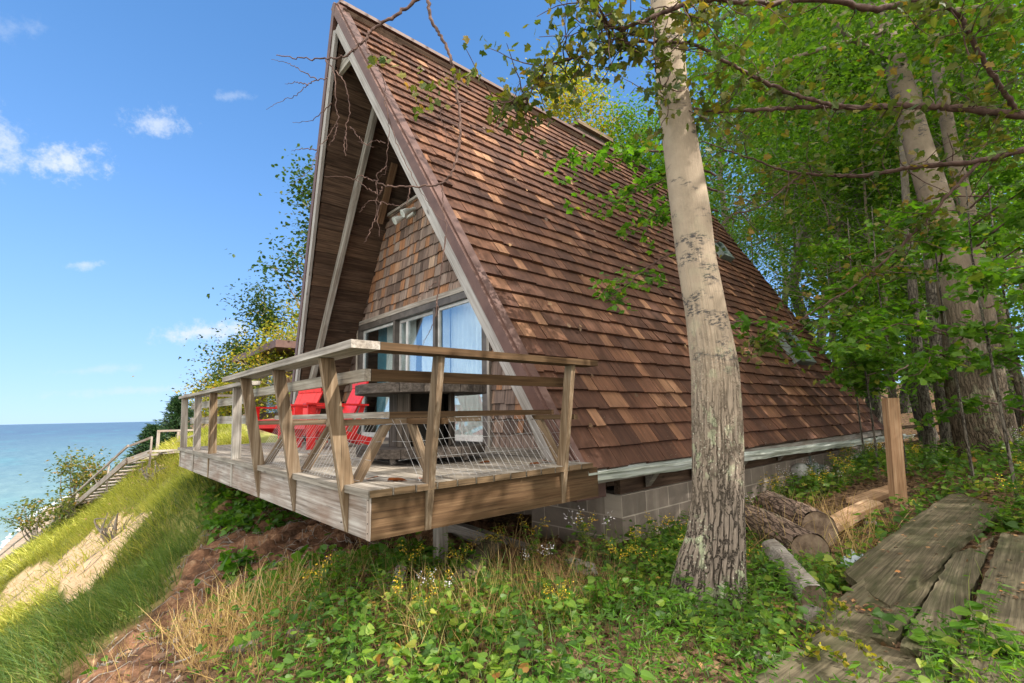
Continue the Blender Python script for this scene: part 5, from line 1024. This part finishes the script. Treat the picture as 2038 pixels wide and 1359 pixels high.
conifer(300, 13.2, 1.0, .55, 'small dark conifer beside the landing of the bluff stairs'); conifer(350, 14.2, 1.6, .7, 'taller grey-green conifer behind the far corner post of the deck')
def shrub(pix, d, r, n, label, mt='leaf_o', sz=.10):
    c = atd(pix[0], pix[1], d); z = gz(c[0], c[1]); t_ = thing('shrub', (c[0], c[1], z), label, 'shrub'); bb = MB(); tips = []
    for i in range(16):
        e = c+rvec(1)[0]*(r, r*1.0, r*.75)*RNG.uniform(.5, 1.05); q = resample([np.array([c[0], c[1], z-.1]), (np.array([c[0], c[1], z])+e)/2+RNG.normal(0, .12, 3), e], 5); bb.tube(q, np.linspace(.025, .005, len(q)), 5, cap=False); tips += [q[-1], q[-2], q[-3]]
    bb.build('stems', M['twig_g'], t_); b = MB(); crown_leaves(b, tips, n, .20, sz, .5); b.build('foliage', M[mt], t_)
shrub((212, 950), 14.5, .85, 1900, 'largest leafy shrub rising against the water beyond the stairs'); shrub((158, 935), 14.8, .7, 1100, 'bronze-tipped shrub left of the largest one against the water'); shrub((85, 1010), 14.5, .75, 1000, 'leftmost low shrub against the shore, olive and brown'); shrub((150, 1010), 13.6, .6, 900, 'low shrub just above the stair rail, between the other shrubs')
shrub((305, 935), 10.5, .32, 160, 'nearly bare twiggy shrub below the stair landing', 'straw', .05); shrub((232, 1035), 8.2, .22, 90, 'small dead bush on the sand patch', 'straw', .04)

# ------------------------------------------------------------------ ground cover
BLADE = [(0, -.022, 0), (0, .022, 0), (.4, .018, .05), (.4, -.018, .05), (.75, .011, .2), (.75, -.011, .2), (1, 0, .42)]; BLF = [(0, 1, 2, 3), (3, 2, 4, 5), (5, 4, 6)]
def scatter(n, x0, x1, y0, y1, dens):
    x = RNG.uniform(x0, x1, n); y = RNG.uniform(y0, y1, n); k = RNG.random(n) < dens(x, y); return x[k], y[k]
def onplank(x, y):
    r = np.zeros(x.shape, bool)
    for (p, q, w_) in (((3.6, .98), (6.9, .77), .22), ((3.1, .85), (4.9, .83), .17), ((3.2, .6), (5.3, .6), .09), ((3.17, .34), (5.57, .35), .16), ((2.2, .73), (3.0, .74), .2)):
        p = np.array(p); q = np.array(q); d = q-p; t1 = ((x-p[0])*d[0]+(y-p[1])*d[1])/(d@d); ds = np.hypot(x-p[0]-t1*d[0], y-p[1]-t1*d[1]); r |= (t1 > 0) & (t1 < 1) & (ds < w_)
    return r
P0x, P0y = float(pop.location[0]), float(pop.location[1])
def clear(x, y): return ~((x > 3.7) & (y > 2.86)) & (np.hypot(x-P0x, y-P0y) > .26)
def blades(name, parts, mt, label, lean=(-.55, -.25)):
    b = MB()
    for n, x0, x1, y0, y1, h0, h1, dens, wide in parts:
        x, y = scatter(n, x0, x1, y0, y1, dens); z = ground_z(x, y)-.02; k = len(x); cl_ = fbm(x, y, 1.1, 3, 31); hs_ = RNG.uniform(h0, h1, k)*(.6+.8*cl_)
        D = RNG.normal(0, .28, (k, 3))+np.array([lean[0]*.55, lean[1]*.55, 1]); Nn = RNG.normal(0, .6, (k, 3))+np.array([lean[0]*2, lean[1]*2, -.1]); T = np.array(BLADE)*(1, wide, 1)
        b.leaves(np.c_[x, y, z], D, Nn, hs_, T, BLF, np.clip(cl_*.9-.15+RNG.normal(0, .2, k), 0, 1))
    o = b.build(name, M[mt]); tag(o, label, 'grass', kind='stuff')
def dgrass(x, y):
    g, s, d, f = zones(x, y); return np.clip(g*(1-s*.93), 0, 1)*np.clip(.15+1.5*fbm(x, y, .9, 3, 17), 0, 1)*(~((x > 1.9) & (y < 8.9)))*(terrain(x, y) > -13)
blades('dune_grass', [(24000, -.7, 2.2, 3.6, 7.0, .12, .32, lambda x, y: dgrass(x, y), .75), (16000, -.9, 2.2, 6.6, 8.6, .10, .24, lambda x, y: dgrass(x, y)*.9, .9)], 'grass', 'long green dune grass bending down the near slope')
blades('dune_grass', [(50000, -1.4, 3.2, 8.0, 16, .10, .24, lambda x, y: dgrass(x, y), 1.3), (30000, -3.5, 3.2, 15, 34, .14, .32, lambda x, y: dgrass(x, y), 2.2)], 'grass_y', 'yellow-green sunlit dune grass along the stairs')
def herb_d(x, y):
    crest = np.interp(y, [-4, 0, 2.2, 3.2, 4.0, 5], [.1, .4, .6, .72, 1.25, 2.6]); return sst(-.3, .35, x-crest)*clear(x, y)*(~onplank(x, y))
def herbs(name, parts, mt, label, T, F, cat='plants'):
    b = MB()
    for n, x0, x1, y0, y1, s0, s1, h, dens, up in parts:
        x, y = scatter(n, x0, x1, y0, y1, dens); k = len(x); z = ground_z(x, y)+RNG.random(k)**1.4*h*(.3+1.1*fbm(x, y, 2.2, 3, 44)); c_ = fbm(x, y, 3, 3, 8)
        D = rvec(k)*(1, 1, .4); b.leaves(np.c_[x, y, z], D, rvec(k, up)+(np.array([-.25, -.25, 0])), RNG.uniform(s0, s1, k), T, F, np.clip(c_*.9-.1+RNG.normal(0, .2, k), 0, 1))
    o = b.build(name, M[mt]); tag(o, label, cat, kind='stuff')
cov = lambda f, lo, seed: (lambda x, y: herb_d(x, y)*np.clip((fbm(x, y, f, 3, seed)-lo)*5, 0, 1)*(1-.75*((y > 2.35) & (x > 2.2))))
herbs('ground_plants', [(14000, .5, 4.2, .1, 2.9, .014, .058, .22, cov(1.5, .36, 51), 1.3), (9000, 3.8, 12, -1.6, 2.7, .04, .085, .25, lambda x, y: herb_d(x, y)*((y > 2.15) | (y < 1.3) | (x > 8))*.8, 1.2)], 'herb', 'low broad-leaved weeds covering the sunny foreground', HEART, HEARTF)
herbs('ground_plants', [(30000, .5, 4.4, .1, 3.6, .02, .06, .26, cov(1.1, .34, 77), .6), (3000, .25, 1.3, 2.6, 5.6, .02, .05, .12, lambda x, y: np.clip((fbm(x, y, 1.4, 3, 99)-.45)*4, 0, 1), .6), (16000, 4, 13, -2.5, 2.75, .04, .08, .35, lambda x, y: herb_d(x, y)*((y > 2.2) | (y < 1.25) | (x > 8))*.85, .7)], 'leaf_b', 'small narrow leaves mixed through the undergrowth', LAN, LFF)
herbs('vine_cover', [(5500, .9, 2.4, 3.4, 8.0, .04, .10, .16, lambda x, y: np.clip((fbm(x, y, 1.8, 3, 91)-.41)*5, 0, 1)*(x > np.interp(y, [3.7, 7.2], [1.0, 1.35])), 1.0), (1500, .2, 1.3, 2.8, 5.8, .035, .08, .1, lambda x, y: np.clip((fbm(x, y, 1.8, 3, 95)-.48)*5, 0, 1), 1.0)], 'leaf_b', 'grape-like vine leaves trailing down the dirt under the deck', HEART, HEARTF)
herbs('leaf_litter', [(26000, .3, 9, -1.5, 3.6, .03, .06, .02, lambda x, y: clear(x, y)*.8, 3.), (9000, 8, 24, -6, 6, .05, .1, .03, lambda x, y: clear(x, y)*.8, 3.)], 'litter', 'brown fallen leaves scattered over the bare ground', MAP, MAPF, 'leaves')
blades('dry_straw', [(7500, .55, 2.9, 1.9, 4.0, .08, .32, lambda x, y: np.clip((fbm(x, y, 1.3, 3, 61)-.38)*4, 0, 1), .32), (900, .2, 1.2, 3.0, 5.0, .06, .2, lambda x, y: x*0+.6, .4), (900, 3.9, 6.4, 1.2, 2.4, .12, .4, lambda x, y: clear(x, y)*.8, .35)], 'straw', 'dry tan straw stalks among the weeds at the brow', (-.1, -.1))
blades('weed_grass', [(9000, .7, 4.5, .1, 2.9, .08, .26, lambda x, y: herb_d(x, y)*.6, .5)], 'grass', 'thin green grass blades scattered through the foreground weeds', (0, 0))

b = MB()
x, y = scatter(900, .1, 2.6, 2.4, 7.4, lambda x, y: zones(x, y)[2]*.9); x2, y2 = scatter(2600, -.9, 1.3, 8, 15, lambda x, y: zones(x, y)[1]*.12); x = np.r_[x, x2]; y = np.r_[y, y2]
for xi, yi in zip(x, y):
    n_ = RNG.integers(4, 8); a = RNG.uniform(-2.6, -1.2) if RNG.random() < .6 else RNG.random()*6.28; ln = RNG.uniform(.05, .32); q = [np.array([xi, yi])]
    for _ in range(n_): a += RNG.normal(0, .35); q.append(q[-1]+np.array([math.cos(a), math.sin(a)])*ln/n_)
    q = np.array(q); zq = ground_z(q[:, 0], q[:, 1])+.004+.03*np.sin(np.linspace(0, 3.1, len(q)))*RNG.random(); b.tube(np.c_[q, zq], np.linspace(1, .4, len(q))*RNG.uniform(.0015, .006), 5, cap=False, rnd=RNG.random())
tag(b.build('root_debris', M['twig_g']), 'tangle of exposed roots and dead twigs over the eroded dirt', 'roots', kind='stuff')

b = MB(); P = []
for (p, q, w_) in (((3.7, .97, -1.087), (6.8, .76, -.965), .2), ((3.17, .34, -1.122), (5.57, .35, -1.025), .14), ((3.15, .85, -1.142), (3.6, .85, -1.13), .14)):
    p = np.array(p); q = np.array(q); k = 90; f = RNG.random(k); f = np.where(RNG.random(k) < .5, np.clip(RNG.normal(.3, .12, k), 0, 1), f); P.append(p+(q-p)*f[:, None]+np.c_[np.zeros(k), RNG.uniform(-w_, w_, k), .03+.03*np.sin(f*3.1)+RNG.random(k)*.006])
P = np.concatenate(P); k = len(P); b.leaves(P, rvec(k)*(1, 1, .15), rvec(k, 2.5), RNG.uniform(.012, .034, k), MAP, MAPF); tag(b.build('leaf_litter', M['litter']), 'small dead leaves and crumbs lying on the mossy planks', 'leaves', kind='stuff')

b = MB(); k = 130; s_ = RNG.uniform(.3, SLEN-.1, k); x_ = RNG.uniform(3.3, 12.3, k); P = np.array([A[0]*0+0, A[1], A[2]])+np.c_[x_, np.zeros(k), np.zeros(k)]+dr[None]*s_[:, None]+nr[None]*(.05+RNG.random(k)[:, None]*.01); Dd = RNG.normal(0, 1, (k, 1))*XE[None]+RNG.normal(0, 1, (k, 1))*dr[None]
b.leaves(P, Dd, np.tile(nr, (k, 1))+rvec(k, 0, .25), RNG.uniform(.03, .07, k), MAP, MAPF); tag(b.build('leaf_litter', M['litter']), 'scattered dead leaves caught on the roof shingles', 'leaves', kind='stuff')

# ------------------------------------------------------------------ taller single weeds, copied from a few kinds
def weed(H, lf, n, mt, flower, lean, side=3):
    t_ = thing('weed_plant', (0, 0, 0), '', 'weed'); b = MB(); P = []; D = []; FP = []
    for s in range(side):
        a = RNG.random()*6.28; h = H*RNG.uniform(.6, 1.05); q = path((RNG.normal(0, .02), RNG.normal(0, .02), -.05), (math.cos(a)*lean, math.sin(a)*lean, 1), h, 9, .06); b.tube(q, np.linspace(.004, .0018, 10), 5, cap=False)
        for i in range(n):
            k = RNG.uniform(1.2, 8.9); j = int(k); p = q[j]+(q[j+1]-q[j])*(k-j) if j < 9 else q[9]; u = RNG.random()*6.28; P.append(p); D.append((math.cos(u), math.sin(u), .35-.05*k)); 
        for i in range(16): FP.append(q[-1-(i % 2)]+RNG.normal(0, .022, 3))
    b.build('stem', M['stem'], t_, local=True); b = MB(); k = len(P); b.leaves(np.array(P), np.array(D), rvec(k, 1.4), lf*RNG.uniform(.5, 1.1, k), HEX if lf > .07 else LAN, HEXF if lf > .07 else LFF); b.build('leaves', M[mt], t_, local=True)
    if flower: b = MB(); k = len(FP); b.leaves(np.array(FP), rvec(k), rvec(k, 1), .018, LF, LFF); b.build('flower', M[flower], t_, local=True)
    return t_
WK = [(weed(.50, .07, 26, 'herb', 'petal_y', .18), 'goldenrod stalk with yellow tip in the undergrowth', 'goldenrod stalks'), (weed(.42, .06, 30, 'leaf', None, .2), 'leafy green weed stalk in the undergrowth', 'leafy weed stalks'),
      (weed(.34, .085, 16, 'leaf_b', None, .35, 4), 'broad-leaved bushy weed in the undergrowth', 'bushy weeds'), (weed(.45, .05, 22, 'herb', 'petal_w', .2), 'weed stalk with small white flowers in the undergrowth', 'white-flowered weeds')]
wu = [False]*4
def putw(k, x, y, s=1.):
    o = WK[k][0] if not wu[k] else copy_tree(WK[k][0]); wu[k] = True; move(o, (x, y, tz(x, y)-.01), RNG.random()*6.28, s, WK[k][1], WK[k][2])
for px_, py_, k, s in ((1165, 1120, 0, .9), (1195, 1125, 3, 1.25), (1150, 1105, 1, .8), (1290, 1110, 1, .75), (1345, 1080, 1, .8), (1265, 1120, 0, .7), (870, 1150, 2, .7), (820, 1170, 0, .8), (910, 1140, 1, .8), (990, 1130, 0, .7), (700, 1190, 1, .9), (640, 1200, 0, .9), (760, 1230, 1, .8),
                       (1060, 1160, 3, .8), (1090, 1190, 2, .7), (1230, 1190, 2, .8), (1000, 1220, 1, .7), (1490, 1180, 0, .8), (1530, 1190, 2, .8), (1500, 1230, 1, .7), (1550, 1260, 2, .7), (1300, 1160, 0, .7), (880, 1240, 3, .7), (560, 1160, 2, .7), (520, 1120, 2, .7), (1120, 1240, 2, .6), (1700, 1110, 1, .7), (1670, 1170, 2, .7), (1750, 1060, 2, .8), (2010, 1330, 2, 1.), (1960, 1300, 1, .9), (1900, 1330, 2, .8)):
    r = ray(px_, py_); t1 = np.arange(1, 9, .02)[:, None]*r/np.linalg.norm(r); zz = terrain(t1[:, 0], t1[:, 1]); i = int(np.argmax(t1[:, 2] < zz)); putw(k, t1[i, 0], t1[i, 1], s)
for i in range(62):
    x = RNG.uniform(1.2, 4.6); y = RNG.uniform(1.9, 3.3) if x < 2.9 else RNG.uniform(2.05, 2.75)
    if np.hypot(x-P0x, y-P0y) < .45: continue
    putw(int(RNG.integers(0, 2)) if RNG.random() < .5 else 2, x, y, RNG.uniform(.5, .85))
for i in range(120):
    if i < 50: x, y = RNG.uniform(5.2, 12.2), RNG.uniform(2.1, 2.78)
    elif i < 95: x, y = RNG.uniform(5.2, 12), RNG.uniform(-.4, .62 if i % 2 else .9)
    else: x, y = RNG.uniform(8, 15), RNG.uniform(.6, 2.6)
    if onplank(np.array([x]), np.array([y]))[0]: continue
    putw(int(RNG.integers(0, 4)), x, y, RNG.uniform(.7, 1.15))
# rusty dead fern at the right edge
t1 = tag(bpy.data.objects.new('dead_fern', None), 'rust-orange dead fern curled at the right edge below the planks', 'fern'); COL.objects.link(t1); t1.location = (3.35, .33, -1.08)
P = []; D = []; b = MB()
for i in range(14):
    a = RNG.random()*6.28; q = path((3.35, .33, -1.08), (math.cos(a), math.sin(a), .8), .2, 7, .1, .28); b.tube(q, np.linspace(.003, .001, 8), 4, cap=False)
    for k in range(1, 8):
        sd = nrm(np.cross(q[k]-q[k-1], (0, 0, 1)))
        for s in (-1, 1): P += [q[k]]*2; D += [sd*s+(0, 0, -.3), sd*s*1.+(q[k]-q[k-1])*6]
b.build('stem', M['straw'], t1); b = MB(); b.leaves(np.array(P), np.array(D), rvec(len(P), 1), .05, LAN, LFF); b.build('frond', M['dryleaf'], t1)
# barberry-like yellow shrub twig lying over the planks
t1 = thing('barberry_sprig', (2.75, .92, -1.1), 'low sprig with rows of small yellow-green and orange leaves over the plank end', 'shrub'); b = MB(); P = []
for pts in ([(2.95, 1.02, -1.12), (3.05, .95, -1.0), (3.0, .88, -1.02)], [(2.6, 1.0, -1.12), (2.7, .9, -1.0), (2.62, .74, -1.02), (2.55, .62, -1.06)], [(2.55, .95, -1.12), (2.5, .85, -1.02), (2.42, .7, -1.04)]):
    q = resample(pts, 10, .002); b.tube(q, .002, 4, cap=False); P += [p for p in q for _ in range(3)]
b.build('stem', M['twig'], t1); b = MB(); P = np.array(P)+RNG.normal(0, .008, (len(P), 3)); b.leaves(P, rvec(len(P), .4), rvec(len(P), 1), .028, HEX, HEXF, np.clip(RNG.normal(.4, .25, len(P)), 0, 1)); b.build('leaves', M['leaf_y'], t1)
bpy.context.view_layer.update()
